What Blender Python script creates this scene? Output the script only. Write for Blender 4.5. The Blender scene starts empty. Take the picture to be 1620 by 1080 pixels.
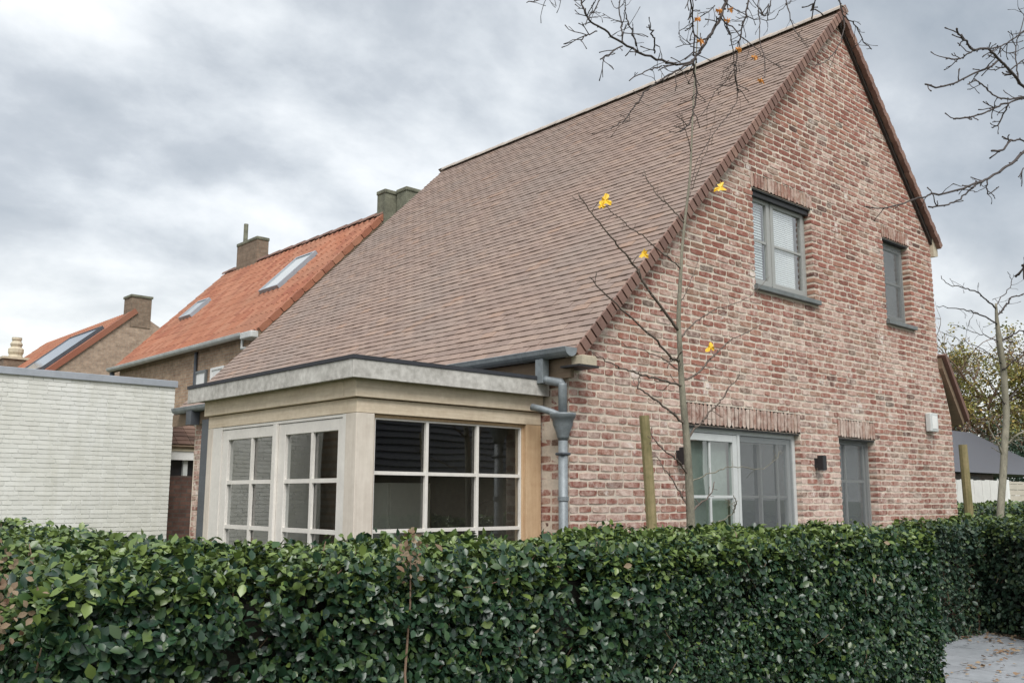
import bpy, math, random
import numpy as np
from mathutils import Vector, Matrix
random.seed(7); rng = np.random.default_rng(7)
R = math.radians
scene = bpy.context.scene
C = scene.collection

# ------------------------------------------------------------------ camera
F, YAW, PIT, ROL = 1493.2, 0.7373, 0.1626, 0.0035
CAM = Vector((-5.0765, -4.9473, 1.65))
fw = Vector((math.sin(YAW)*math.cos(PIT), math.cos(YAW)*math.cos(PIT), math.sin(PIT)))
r0 = Vector((math.cos(YAW), -math.sin(YAW), 0)); u0 = r0.cross(fw)
rt = math.cos(ROL)*r0+math.sin(ROL)*u0; up = -math.sin(ROL)*r0+math.cos(ROL)*u0
cd = bpy.data.cameras.new('camera'); co = bpy.data.objects.new('camera', cd); C.objects.link(co)
cd.sensor_width = 36; cd.lens = F/1620*36; cd.clip_start = .05; cd.clip_end = 3000
co.matrix_world = Matrix(((rt.x, up.x, -fw.x, CAM.x), (rt.y, up.y, -fw.y, CAM.y), (rt.z, up.z, -fw.z, CAM.z), (0, 0, 0, 1)))
scene.camera = co
def at(u, v, ax, val):
    """point of the surveyed plane (axis = val) that the sight line through photo point u, v meets"""
    d = fw+rt*((u-810)/F)-up*((v-540)/F); i = 'xyz'.index(ax)
    return CAM+d*((val-CAM[i])/d[i])

# ------------------------------------------------------------------ light and sky
SUN_EL, SUN_AZ = 52, 214          # compass style: direction the light comes from (measured from +Y towards +X)
w = bpy.data.worlds.new('World'); scene.world = w; w.use_nodes = True
nt = w.node_tree; nt.nodes.clear()
def N(tree, t, **kw):
    n = tree.nodes.new(t)
    for k, v in kw.items(): setattr(n, k, v)
    return n
out = N(nt, 'ShaderNodeOutputWorld'); mix = N(nt, 'ShaderNodeMixShader')
bg1 = N(nt, 'ShaderNodeBackground'); bg2 = N(nt, 'ShaderNodeBackground')
sky = N(nt, 'ShaderNodeTexSky', sky_type='NISHITA', sun_disc=False, sun_elevation=R(SUN_EL), sun_rotation=R(SUN_AZ))
bg1.inputs[1].default_value = .06
nt.links.new(sky.outputs[0], bg1.inputs[0])
tc = N(nt, 'ShaderNodeTexCoord'); sx = N(nt, 'ShaderNodeSeparateXYZ'); nt.links.new(tc.outputs['Generated'], sx.inputs[0])
def mth(tree, op, a, b=None, clamp=False):
    n = N(tree, 'ShaderNodeMath', operation=op, use_clamp=clamp)
    for i, x in enumerate((a, b)):
        if x is None: continue
        if isinstance(x, (int, float)): n.inputs[i].default_value = x
        else: tree.links.new(x, n.inputs[i])
    return n.outputs[0]
zc = mth(nt, 'MAXIMUM', sx.outputs[2], 0.0); zz = mth(nt, 'ADD', zc, .45)
cx = mth(nt, 'DIVIDE', sx.outputs[0], zz); cy = mth(nt, 'DIVIDE', sx.outputs[1], zz)
cb = N(nt, 'ShaderNodeCombineXYZ'); nt.links.new(cx, cb.inputs[0]); nt.links.new(cy, cb.inputs[1])
mp = N(nt, 'ShaderNodeMapping'); mp.inputs['Rotation'].default_value = (0, 0, R(20)); mp.inputs['Scale'].default_value = (1.0, 1.2, 1); mp.inputs['Location'].default_value = (5.2, 9.4, 0)
nt.links.new(cb.outputs[0], mp.inputs[0])
n1 = N(nt, 'ShaderNodeTexNoise'); n1.inputs['Scale'].default_value = 2.3; n1.inputs['Detail'].default_value = 8; n1.inputs['Roughness'].default_value = .55; n1.inputs['Distortion'].default_value = .1
nt.links.new(mp.outputs[0], n1.inputs['Vector'])
n2 = N(nt, 'ShaderNodeTexNoise'); n2.inputs['Scale'].default_value = .55; n2.inputs['Detail'].default_value = 3
nt.links.new(mp.outputs[0], n2.inputs['Vector'])
cl = mth(nt, 'ADD', mth(nt, 'MULTIPLY', n1.outputs[0], .78), mth(nt, 'MULTIPLY', n2.outputs[0], .22))
rp = N(nt, 'ShaderNodeValToRGB'); nt.links.new(cl, rp.inputs[0])
el = rp.color_ramp.elements
el[0].position = .34; el[0].color = (.30, .34, .385, 1)
el[1].position = .66; el[1].color = (.88, .89, .90, 1)
for p_, c_ in ((.46, (.44, .475, .515, 1)), (.505, (.54, .575, .61, 1)), (.56, (.67, .70, .725, 1))):
    e = el.new(p_); e.color = c_
hz = N(nt, 'ShaderNodeMapRange', interpolation_type='SMOOTHSTEP'); hz.inputs['From Min'].default_value = .30; hz.inputs['From Max'].default_value = .04
hz.inputs['To Min'].default_value = 0; hz.inputs['To Max'].default_value = .55
nt.links.new(sx.outputs[2], hz.inputs['Value'])
mc = N(nt, 'ShaderNodeMix', data_type='RGBA'); nt.links.new(mth(nt, 'MULTIPLY', hz.outputs[0], mth(nt, 'MULTIPLY', cl, 1.6), True), mc.inputs['Factor'])
nt.links.new(rp.outputs[0], mc.inputs['A']); mc.inputs['B'].default_value = (.86, .85, .78, 1)
nt.links.new(mc.outputs['Result'], bg2.inputs[0]); bg2.inputs[1].default_value = .56
mix.inputs[0].default_value = .93
nt.links.new(bg1.outputs[0], mix.inputs[1]); nt.links.new(bg2.outputs[0], mix.inputs[2]); nt.links.new(mix.outputs[0], out.inputs[0])
sl = bpy.data.lights.new('sun', 'SUN'); sl.energy = 1.5; sl.angle = R(35); sl.color = (1, .97, .93)
so = bpy.data.objects.new('sun', sl); C.objects.link(so)
sd = Vector((math.sin(R(SUN_AZ))*math.cos(R(SUN_EL)), math.cos(R(SUN_AZ))*math.cos(R(SUN_EL)), math.sin(R(SUN_EL))))
so.rotation_euler = sd.to_track_quat('Z', 'Y').to_euler(); so.location = (-20, -20, 30)
vs = scene.view_settings; vs.view_transform = 'Standard'; vs.look = 'None'; vs.gamma = 1; vs.use_curve_mapping = False
vs.exposure = 1.33
try:
    scene.cycles.max_bounces = 8; scene.cycles.transparent_max_bounces = 12
except Exception: pass

# ------------------------------------------------------------------ materials
def newmat(name):
    m = bpy.data.materials.new(name); m.use_nodes = True; t = m.node_tree
    return m, t, t.nodes['Principled BSDF']
def wpos(t, scale=(1, 1, 1)):
    g = N(t, 'ShaderNodeNewGeometry'); v = N(t, 'ShaderNodeVectorMath', operation='MULTIPLY'); v.inputs[1].default_value = scale
    t.links.new(g.outputs['Position'], v.inputs[0]); return v.outputs[0], g
def noise(t, vec, scale, detail=4, rough=.55):
    n = N(t, 'ShaderNodeTexNoise'); n.inputs['Scale'].default_value = scale; n.inputs['Detail'].default_value = detail; n.inputs['Roughness'].default_value = rough
    t.links.new(vec, n.inputs['Vector']); return n.outputs[0]
def ramp(t, fac, stops):
    r = N(t, 'ShaderNodeValToRGB'); t.links.new(fac, r.inputs[0]); e = r.color_ramp.elements
    e[0].position, e[0].color = stops[0][0], (*stops[0][1], 1); e[1].position, e[1].color = stops[-1][0], (*stops[-1][1], 1)
    for p, c in stops[1:-1]:
        q = e.new(p); q.color = (*c, 1)
    return r.outputs[0]
def mixc(t, fac, a, b, mode='MIX'):
    m = N(t, 'ShaderNodeMix', data_type='RGBA', blend_type=mode)
    for k, x in (('Factor', fac), ('A', a), ('B', b)):
        if isinstance(x, (int, float)): m.inputs[k].default_value = x
        elif isinstance(x, tuple): m.inputs[k].default_value = (*x, 1)
        else: t.links.new(x, m.inputs[k])
    return m.outputs['Result']
def mrange(t, v, a, b, c=0., d=1.):
    m = N(t, 'ShaderNodeMapRange'); t.links.new(v, m.inputs[0])
    for k, x in zip((1, 2, 3, 4), (a, b, c, d)): m.inputs[k].default_value = x
    return m.outputs[0]
def bump(t, bs, h, strength=.3, dist=.01):
    b = N(t, 'ShaderNodeBump'); b.inputs['Strength'].default_value = strength; b.inputs['Distance'].default_value = dist
    t.links.new(h, b.inputs['Height']); t.links.new(b.outputs[0], bs.inputs['Normal'])
def rnd(t, g):
    oi = N(t, 'ShaderNodeObjectInfo')
    return mth(t, 'FRACT', mth(t, 'ADD', oi.outputs['Random'], g.outputs['Random Per Island']))
def plain(name, col, rough=.6, var=.12, scale=8, metal=0, bs=.15, stretch=(1, 1, 1), spec=None):
    m, t, b = newmat(name); v, g = wpos(t, stretch); n = noise(t, v, scale, 5)
    n2 = noise(t, v, scale*7, 3)
    s = mth(t, 'ADD', mth(t, 'MULTIPLY', n, .6), mth(t, 'MULTIPLY', n2, .4))
    lo = tuple(c*(1-var*2) for c in col); hi = tuple(min(1, c*(1+var*2)) for c in col)
    t.links.new(ramp(t, s, ((.3, lo), (.7, hi))), b.inputs['Base Color'])
    b.inputs['Roughness'].default_value = rough; b.inputs['Metallic'].default_value = metal
    if spec is not None: b.inputs['Specular IOR Level'].default_value = spec
    if bs: bump(t, b, n2, bs, .005)
    return m
def brick_piece(name, cols, smear, smear_lo, smear_hi, rough=.85):
    m, t, b = newmat(name); v, g = wpos(t); r = rnd(t, g)
    base = ramp(t, r, cols)
    fine = noise(t, v, 90, 4, .7); mid = noise(t, v, 16, 4, .6); big = noise(t, v, 1.1, 3)
    base = mixc(t, .6, base, ramp(t, noise(t, v, .9, 6, .65), ((.3, (.62, .60, .58)), (.6, (1, 1, 1)))), 'MULTIPLY')
    base = mixc(t, .45, base, ramp(t, fine, ((.3, (.25, .25, .25)), (.72, (1, 1, 1)))), 'MULTIPLY')
    wn = N(t, 'ShaderNodeTexWhiteNoise', noise_dimensions='1D'); t.links.new(r, wn.inputs['W'])
    k = mth(t, 'ADD', mth(t, 'MULTIPLY', mid, .75), mth(t, 'MULTIPLY', big, .45))
    k = mth(t, 'ADD', k, mth(t, 'MULTIPLY', mth(t, 'POWER', wn.outputs[0], 2.5), .17))
    k = mth(t, 'ADD', k, mth(t, 'MULTIPLY', fine, .22))
    sz_ = N(t, 'ShaderNodeSeparateXYZ'); t.links.new(g.outputs['Position'], sz_.inputs[0])
    k = mth(t, 'ADD', k, mrange(t, sz_.outputs[2], 1.2, 4.2, .09, -.02))      # lime wash left thicker on the lower courses
    col = mixc(t, mrange(t, k, smear_lo, smear_hi), base, smear)
    pale = noise(t, v, 3.3, 5, .7); col = mixc(t, mrange(t, pale, .585, .66, 0, .75), col, (.80, .73, .67))
    t.links.new(col, b.inputs['Base Color']); b.inputs['Roughness'].default_value = rough
    b.inputs['Specular IOR Level'].default_value = .2
    bump(t, b, mth(t, 'ADD', fine, mid), .5, .006)
    return m
M = {}
M['brick'] = brick_piece('brick_red', ((0, (.15, .09, .075)), (.06, (.29, .125, .095)), (.3, (.37, .15, .115)), (.5, (.44, .205, .15)), (.68, (.36, .14, .11)), (.82, (.46, .25, .18)), (.95, (.34, .205, .15)), (1, (.20, .15, .125))), (.69, .55, .475), .70, 1.04)
M['soldier'] = brick_piece('brick_soldier', ((0, (.28, .13, .10)), (.5, (.44, .25, .19)), (.8, (.38, .19, .15)), (1, (.48, .33, .25))), (.60, .50, .43), .68, 1.0)
M['mortar'] = plain('mortar', (.62, .54, .45), .95, .10, 6, bs=.5)
M['whitebrick'] = plain('white_painted_brick', (.66, .67, .63), .75, .05, 3, bs=.3)
m, t, b = newmat('white_brick_piece'); v, g = wpos(t); r_ = rnd(t, g)
cc = ramp(t, r_, ((0, (.66, .665, .635)), (.5, (.70, .705, .675)), (1, (.74, .745, .715))))
cc = mixc(t, .5, cc, ramp(t, noise(t, v, 1.2, 5), ((.3, (.82, .81, .74)), (.7, (1, 1, 1)))), 'MULTIPLY')
vst, _ = wpos(t, (5, 1, .45)); cc = mixc(t, .6, cc, ramp(t, noise(t, vst, 1.3, 6, .7), ((.36, (.85, .845, .80)), (.56, (1, 1, 1)))), 'MULTIPLY')
t.links.new(cc, b.inputs['Base Color']); b.inputs['Roughness'].default_value = .7; bump(t, b, noise(t, v, 40), .35, .006)
M['white_piece'] = m
M['whitemortar'] = plain('white_wall_mortar', (.66, .665, .635), .9, .08, 5, bs=.3)
def tilemat(name, cols, dirt, rough=.8):
    m, t, b = newmat(name); v, g = wpos(t); r = rnd(t, g)
    base = ramp(t, r, cols); n = noise(t, v, 30, 4, .65); bg_ = noise(t, v, .8, 3)
    base = mixc(t, .5, base, ramp(t, n, ((.3, (.6, .6, .6)), (.7, (1, 1, 1)))), 'MULTIPLY')
    base = mixc(t, mrange(t, bg_, .40, .68, 0, .6), base, dirt)
    t.links.new(base, b.inputs['Base Color']); b.inputs['Roughness'].default_value = rough
    b.inputs['Specular IOR Level'].default_value = .3
    bump(t, b, n, .35, .004); return m
M['tile'] = tilemat('clay_plain_tile', ((0, (.265, .195, .165)), (.25, (.30, .222, .185)), (.5, (.33, .242, .20)), (.75, (.285, .21, .178)), (.9, (.35, .262, .215)), (1, (.34, .23, .175))), (.25, .205, .18))
M['verge'] = tilemat('verge_tile_clay', ((0, (.17, .10, .08)), (.5, (.25, .145, .115)), (1, (.31, .19, .145))), (.20, .13, .11))
M['pantile'] = tilemat('orange_pantile', ((0, (.29, .11, .07)), (.5, (.36, .145, .085)), (1, (.41, .19, .12))), (.28, .15, .10), .85)
M['darktile'] = tilemat('dark_roof_tile', ((0, (.06, .062, .072)), (1, (.11, .112, .128))), (.08, .08, .09), .45)
M['browntile'] = tilemat('old_brown_tile', ((0, (.10, .06, .045)), (1, (.2, .12, .09))), (.12, .1, .08))
M['ridge'] = plain('ridge_tile', (.44, .385, .34), .8, .12, 10)
M['zinc'] = plain('zinc', (.21, .235, .25), .5, .16, 6, metal=.15, bs=.08)
M['zincdark'] = plain('dark_zinc', (.09, .10, .115), .5, .12, 5, metal=.3, bs=.05)
M['zinclight'] = plain('pale_gutter', (.50, .51, .50), .5, .12, 5, bs=.05)
M['coping'] = plain('grey_blue_coping', (.36, .39, .43), .4, .06, 3, metal=.2, bs=.05)
M['bitumen'] = plain('black_roofing', (.035, .037, .045), .7, .1, 5)
def wood(name, a, b_, rough=.75, stretch=(2, 2, 30)):
    m, t, b = newmat(name); v, g = wpos(t, stretch); n = noise(t, v, 2.2, 6, .65); v2, _ = wpos(t); n2 = noise(t, v2, 2.5, 4, .6); n3 = noise(t, v2, 22, 4, .6)
    s = mth(t, 'ADD', mth(t, 'ADD', mth(t, 'MULTIPLY', n, .4), mth(t, 'MULTIPLY', n2, .35)), mth(t, 'MULTIPLY', n3, .25))
    t.links.new(ramp(t, s, ((.34, a), (.66, b_))), b.inputs['Base Color']); b.inputs['Roughness'].default_value = rough
    b.inputs['Specular IOR Level'].default_value = .25
    bump(t, b, n, .25, .004); return m
M['oak_h'] = wood('weathered_oak_beam', (.52, .42, .30), (.78, .67, .52))
M['oak_v'] = wood('weathered_oak_post', (.52, .46, .39), (.70, .64, .56), stretch=(20, 20, 1.2))
M['oak_warm'] = wood('fresh_oak', (.44, .29, .17), (.60, .44, .28), stretch=(20, 20, 1.2))
M['oak_grey'] = wood('silver_grey_fascia', (.30, .285, .26), (.66, .64, .60), stretch=(5, 5, 5))
M['paintwood'] = plain('pale_painted_wood', (.70, .67, .62), .55, .05, 6, bs=.1)
M['soffit'] = wood('soffit_board', (.16, .115, .08), (.26, .19, .13))
M['creamblock'] = plain('cream_corbel', (.50, .44, .33), .8, .12, 8)
M['winframe'] = plain('grey_green_frame', (.33, .335, .32), .45, .04, 6, bs=.05)
M['winframe_light'] = plain('light_grey_frame', (.54, .56, .55), .45, .04, 6, bs=.05)
M['winframe_dark'] = plain('dark_grey_frame', (.15, .165, .17), .45, .04, 6, bs=.05)
M['sill'] = plain('bluestone_sill', (.15, .165, .165), .6, .15, 10)
M['black'] = plain('black_metal', (.02, .02, .022), .5, .1, 10, bs=0)
M['lightgrey'] = plain('light_grey_plastic', (.55, .57, .56), .5, .04, 10, bs=0)
M['white'] = plain('white_paint', (.78, .78, .76), .5, .04, 6, bs=0)
M['blind'] = plain('white_blind', (.86, .87, .88), .55, .03, 6, bs=0)
M['plaster'] = plain('interior_plaster', (.66, .64, .56), .9, .04, 3, bs=0)
M['intfloor'] = plain('interior_floor', (.20, .15, .11), .5, .1, 4, bs=0)
M['curtain'] = plain('dark_screen', (.075, .08, .085), .8, .06, 60, bs=0)
M['soil'] = plain('soil', (.06, .045, .03), .95, .25, 6, bs=.6)
M['lichen'] = plain('lichen_chimney_render', (.15, .15, .11), .95, .30, 6, bs=.6)
M['fenceW'] = wood('whitewashed_fence', (.55, .54, .52), (.72, .71, .68), stretch=(10, 10, 1))
M['fenceB'] = wood('beige_fence', (.44, .40, .33), (.58, .53, .45), stretch=(2, 2, 20))
M['darkwall'] = plain('shed_wall', (.16, .13, .12), .8, .2, 3)
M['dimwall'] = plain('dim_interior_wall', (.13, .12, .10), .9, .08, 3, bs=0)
M['greencurtain'] = plain('pale_green_curtain', (.28, .31, .29), .9, .1, 3, bs=0)  # green-grey colour paints greenery reflected in the sliding door's left pane
M['solar'] = plain('solar_panel_glass', (.16, .19, .23), .12, .05, 3, bs=0, spec=1.)
M['skyglass'] = plain('roof_window_glass', (.33, .36, .37), .06, .04, 3, bs=0, spec=1.)
def glass(name, tint=(.93, .96, .95), k=.95, addf=.09):
    m = bpy.data.materials.new(name); m.use_nodes = True; t = m.node_tree; t.nodes.clear()
    o = N(t, 'ShaderNodeOutputMaterial'); mx = N(t, 'ShaderNodeMixShader'); tr = N(t, 'ShaderNodeBsdfTransparent'); gl = N(t, 'ShaderNodeBsdfGlossy')
    fr = N(t, 'ShaderNodeLayerWeight'); fr.inputs['Blend'].default_value = .5
    v, g = wpos(t); bp = N(t, 'ShaderNodeBump'); bp.inputs['Strength'].default_value = .05; bp.inputs['Distance'].default_value = .02
    t.links.new(noise(t, v, 1.6, 1), bp.inputs['Height']); t.links.new(bp.outputs[0], gl.inputs['Normal'])
    tr.inputs[0].default_value = (*tint, 1); gl.inputs['Roughness'].default_value = .015
    t.links.new(mth(t, 'ADD', mth(t, 'MULTIPLY', mth(t, 'POWER', fr.outputs['Facing'], 2.0), k), addf, True), mx.inputs[0])
    t.links.new(tr.outputs[0], mx.inputs[1]); t.links.new(gl.outputs[0], mx.inputs[2]); t.links.new(mx.outputs[0], o.inputs[0]); return m
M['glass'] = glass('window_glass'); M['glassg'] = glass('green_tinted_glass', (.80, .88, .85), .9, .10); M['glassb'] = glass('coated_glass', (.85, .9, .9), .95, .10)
def wallbrick(name, c1, c2, mort, ax):
    """brickwork too far off to tell the bricks apart"""
    m, t, b = newmat(name); g = N(t, 'ShaderNodeNewGeometry'); s = N(t, 'ShaderNodeSeparateXYZ'); t.links.new(g.outputs['Position'], s.inputs[0])
    c = N(t, 'ShaderNodeCombineXYZ'); t.links.new(s.outputs[0 if ax == 'x' else 1], c.inputs[0]); t.links.new(s.outputs[2], c.inputs[1])
    br = N(t, 'ShaderNodeTexBrick'); br.inputs['Scale'].default_value = 1; br.inputs['Brick Width'].default_value = .2; br.inputs['Row Height'].default_value = .0625
    br.inputs['Mortar Size'].default_value = .007; br.inputs['Bias'].default_value = 0
    t.links.new(c.outputs[0], br.inputs['Vector']); br.inputs['Color1'].default_value = (*c1, 1); br.inputs['Color2'].default_value = (*c2, 1); br.inputs['Mortar'].default_value = (*mort, 1)
    v, _ = wpos(t); n = noise(t, v, 7, 6, .75)
    col = mixc(t, .75, br.outputs['Color'], ramp(t, n, ((.3, (.42, .40, .38)), (.7, (1.25, 1.2, 1.15)))), 'MULTIPLY')
    t.links.new(col, b.inputs['Base Color']); b.inputs['Roughness'].default_value = .9
    bump(t, b, br.outputs['Fac'], -.5, .008); return m
M['brownbrick_y'] = wallbrick('brown_brickwork', (.38, .25, .17), (.50, .36, .25), (.42, .36, .29), 'y')
M['brownbrick_x'] = wallbrick('brown_gable_brickwork', (.33, .24, .175), (.42, .32, .24), (.36, .31, .26), 'x')
M['darkbrick_x'] = wallbrick('dark_brickwork', (.10, .055, .045), (.16, .09, .07), (.10, .09, .08), 'x')
M['chimbrick'] = wallbrick('chimney_brickwork', (.20, .14, .10), (.26, .19, .14), (.2, .18, .14), 'x')
def leafmat(name, cols, rough=.35, attr=None):
    m, t, b = newmat(name); v, g = wpos(t); r = rnd(t, g)
    base = ramp(t, r, cols)
    base = mixc(t, .4, base, ramp(t, noise(t, v, 5, 3), ((.3, (.55, .6, .6)), (.7, (1, 1, 1)))), 'MULTIPLY')
    if attr:
        a = N(t, 'ShaderNodeAttribute', attribute_name='young'); y = ramp(t, r, ((0, (.10, .155, .04)), (.5, (.16, .22, .055)), (1, (.07, .12, .04))))
        base = mixc(t, a.outputs['Fac'], base, y)
    t.links.new(base, b.inputs['Base Color']); b.inputs['Roughness'].default_value = rough
    b.inputs['Specular IOR Level'].default_value = .55
    tr = N(t, 'ShaderNodeBsdfTranslucent'); t.links.new(base, tr.inputs[0]); mx = N(t, 'ShaderNodeMixShader'); mx.inputs[0].default_value = .12
    o = t.nodes['Material Output']; t.links.new(b.outputs[0], mx.inputs[1]); t.links.new(tr.outputs[0], mx.inputs[2]); t.links.new(mx.outputs[0], o.inputs[0])
    return m
M['leaf'] = leafmat('hedge_leaf', ((0, (.012, .034, .020)), (.4, (.020, .052, .028)), (.75, (.030, .070, .032)), (.93, (.05, .10, .032)), (1, (.10, .14, .035))), .36, True)
M['leaf2'] = leafmat('far_hedge_leaf', ((0, (.022, .048, .032)), (.5, (.032, .068, .042)), (.9, (.055, .095, .055)), (1, (.10, .12, .06))), .45, True)
M['autumn'] = leafmat('autumn_leaf', ((0, (.13, .14, .04)), (.4, (.22, .22, .06)), (.7, (.33, .29, .07)), (.9, (.42, .28, .07)), (1, (.13, .15, .05))), .6)
M['deadleaf'] = leafmat('dead_leaf', ((0, (.17, .115, .07)), (.5, (.29, .215, .14)), (1, (.15, .08, .045))), .8)
M['groundleaf'] = leafmat('fallen_leaf', ((0, (.20, .11, .06)), (.6, (.38, .29, .19)), (1, (.13, .07, .04))), .8)
M['yellow'] = plain('yellow_leaf', (.85, .50, .03), .55, .15, 20, bs=0)
M['orange'] = plain('orange_leaf', (.62, .27, .06), .6, .18, 20, bs=0)
M['bark'] = plain('grey_green_bark', (.20, .185, .14), .85, .25, 14, stretch=(1, 1, .4), bs=.5)
M['twig'] = plain('dark_twig', (.055, .042, .038), .8, .25, 20, bs=.2)
M['twigs'] = plain('sapling_twig', (.12, .092, .075), .8, .25, 20, bs=.2)
M['twigbrown'] = plain('hedge_twig', (.17, .11, .075), .85, .25, 20, bs=.3)
M['core'] = plain('hedge_inner_twigs', (.018, .017, .012), 1, .35, 14, bs=.5)  # near-black colour stands in for the shade inside the hedge
M['stake'] = wood('mossy_stake', (.13, .125, .05), (.34, .27, .15), stretch=(14, 14, 1))
M['slab'] = plain('blue_grey_paving', (.25, .27, .29), .8, .12, 3, bs=.3)
M['joint'] = plain('paving_joint', (.13, .13, .125), .95, .15, 12)
m, t, b = newmat('grass_ground'); v, g = wpos(t)
t.links.new(ramp(t, noise(t, v, 3, 8, .7), ((.35, (.035, .055, .018)), (.65, (.08, .10, .035)))), b.inputs['Base Color']); b.inputs['Roughness'].default_value = .95; bump(t, b, noise(t, v, 60, 4), .8, .02)
M['grass'] = m

# ------------------------------------------------------------------ mesh helpers
def tag(o, label=None, cat=None, group=None, kind=None):
    if label: o['label'] = label
    if cat: o['category'] = cat
    if group: o['group'] = group
    if kind: o['kind'] = kind
    return o
def empty(name, loc, label, cat, group=None):
    o = bpy.data.objects.new(name, None); C.objects.link(o); o.location = loc; o.empty_display_size = .2
    return tag(o, label, cat, group)
def parent(o, p):
    if p is not None:
        o.parent = p
        if p.type == 'EMPTY': o.matrix_parent_inverse = Matrix.Translation(-Vector(p.location))
    return o
def link(name, mesh, mat, par=None, kind=None):
    o = bpy.data.objects.new(name, mesh); C.objects.link(o)
    if mat and not mesh.materials: mesh.materials.append(mat)
    if kind: o['kind'] = kind
    return parent(o, par)
class MB:
    def __init__(s): s.v = []; s.f = []
    def add(s, vs, fs):
        n = len(s.v); s.v += [tuple(x) for x in vs]; s.f += [tuple(i+n for i in f) for f in fs]; return s
    def box(s, x0, x1, y0, y1, z0, z1):
        vs = [(x0, y0, z0), (x1, y0, z0), (x1, y1, z0), (x0, y1, z0), (x0, y0, z1), (x1, y0, z1), (x1, y1, z1), (x0, y1, z1)]
        return s.add(vs, [(3, 2, 1, 0), (4, 5, 6, 7), (0, 1, 5, 4), (1, 2, 6, 5), (2, 3, 7, 6), (3, 0, 4, 7)])
    def prism(s, poly, ax, a, b):
        """poly = list of 2-D points, extruded along ax from a to b"""
        n = len(poly)
        def P(p, c): return {'x': (c, p[0], p[1]), 'y': (p[0], c, p[1]), 'z': (p[0], p[1], c)}[ax]
        vs = [P(p, a) for p in poly]+[P(p, b) for p in poly]
        return s.add(vs, [tuple(range(n)), tuple(range(2*n-1, n-1, -1))]+[(i, i+n, (i+1) % n+n, (i+1) % n) for i in range(n)])
    def slab(s, quad, th):
        q = [Vector(p) for p in quad]; nn = (q[1]-q[0]).cross(q[3]-q[0]).normalized()
        vs = [p for p in q]+[p-nn*th for p in q]
        return s.add(vs, [(0, 1, 2, 3), (7, 6, 5, 4), (0, 4, 5, 1), (1, 5, 6, 2), (2, 6, 7, 3), (3, 7, 4, 0)])
    def tube(s, pts, rad, n=6, cap=True):
        pts = [Vector(p) for p in pts]
        if not hasattr(rad, '__len__'): rad = [rad]*len(pts)
        ref = None; base = len(s.v)
        for i, p in enumerate(pts):
            d = (pts[min(i+1, len(pts)-1)]-pts[max(i-1, 0)]).normalized()
            if ref is None: ref = d.orthogonal().normalized()
            ref = (ref-d*ref.dot(d)).normalized(); b_ = d.cross(ref)
            for k in range(n):
                a = 2*math.pi*k/n; s.v.append(tuple(p+(ref*math.cos(a)+b_*math.sin(a))*rad[i]))
        for i in range(len(pts)-1):
            for k in range(n):
                a = base+i*n+k; c = base+i*n+(k+1) % n; s.f.append((a, c, c+n, a+n))
        if cap:
            s.f.append(tuple(base+n-1-k for k in range(n))); s.f.append(tuple(base+(len(pts)-1)*n+k for k in range(n)))
        return s
    def lathe(s, c, prof, n=16):
        base = len(s.v)
        for r, z in prof:
            for k in range(n):
                a = 2*math.pi*k/n; s.v.append((c[0]+r*math.cos(a), c[1]+r*math.sin(a), z))
        for i in range(len(prof)-1):
            for k in range(n):
                a = base+i*n+k; b_ = base+i*n+(k+1) % n; s.f.append((a, b_, b_+n, a+n))
        s.f.append(tuple(base+n-1-k for k in range(n))); s.f.append(tuple(base+(len(prof)-1)*n+k for k in range(n)))
        return s
    def mesh(s, name):
        me = bpy.data.meshes.new(name); me.from_pydata(s.v, [], s.f); me.update(); return me
    def build(s, name, mat, par=None, bevel=0, smooth=False, kind=None):
        me = s.mesh(name); o = link(name, me, mat, par, kind)
        if smooth:
            for p in me.polygons: p.use_smooth = True
        if bevel:
            b_ = o.modifiers.new('bevel', 'BEVEL'); b_.width = bevel; b_.segments = 2; b_.limit_method = 'ANGLE'
        return o
def np_mesh(name, V, Fq, attr=None, flat=True):
    """V (n,3), Fq (m,k) equal-sided faces"""
    me = bpy.data.meshes.new(name); n, k = Fq.shape
    me.vertices.add(len(V)); me.vertices.foreach_set('co', V.astype(np.float32).ravel())
    me.loops.add(n*k); me.loops.foreach_set('vertex_index', Fq.astype(np.int32).ravel())
    me.polygons.add(n); me.polygons.foreach_set('loop_start', (np.arange(n)*k).astype(np.int32))
    try: me.polygons.foreach_set('loop_total', np.full(n, k, dtype=np.int32))
    except Exception: pass
    if attr is not None:
        a = me.attributes.new('young', 'FLOAT', 'POINT'); a.data.foreach_set('value', attr.astype(np.float32))
    me.update(calc_edges=True)
    if flat and Fq.shape[1] == 4: me.shade_flat()
    return me
def box_unit(j=.0, bev=.0):
    """unit brick, front towards -Y (y from 0 at the face to 1 inside); the face has an uneven, slightly rounded outline"""
    c = .5-bev*.5; ring = [(-.5+bev*.12, -c), (0, -.5), (.5-bev*.12, -c), (.5, 0), (.5-bev*.12, c), (0, .5), (-.5+bev*.12, c), (-.5, 0)]
    v = []
    for y in (0, 1):
        for x, z in ring: v.append((x+rng.uniform(-j, j)*.3, y+(rng.uniform(-j, j)*.5 if y == 0 else 0), z+rng.uniform(-j, j)))
    f = [(7, 0, 1, 6), (1, 2, 5, 6), (2, 3, 4, 5)]+[(i, i+8, (i+1) % 8+8, (i+1) % 8) for i in range(8)]
    return np.array(v), np.array(f)
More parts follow.
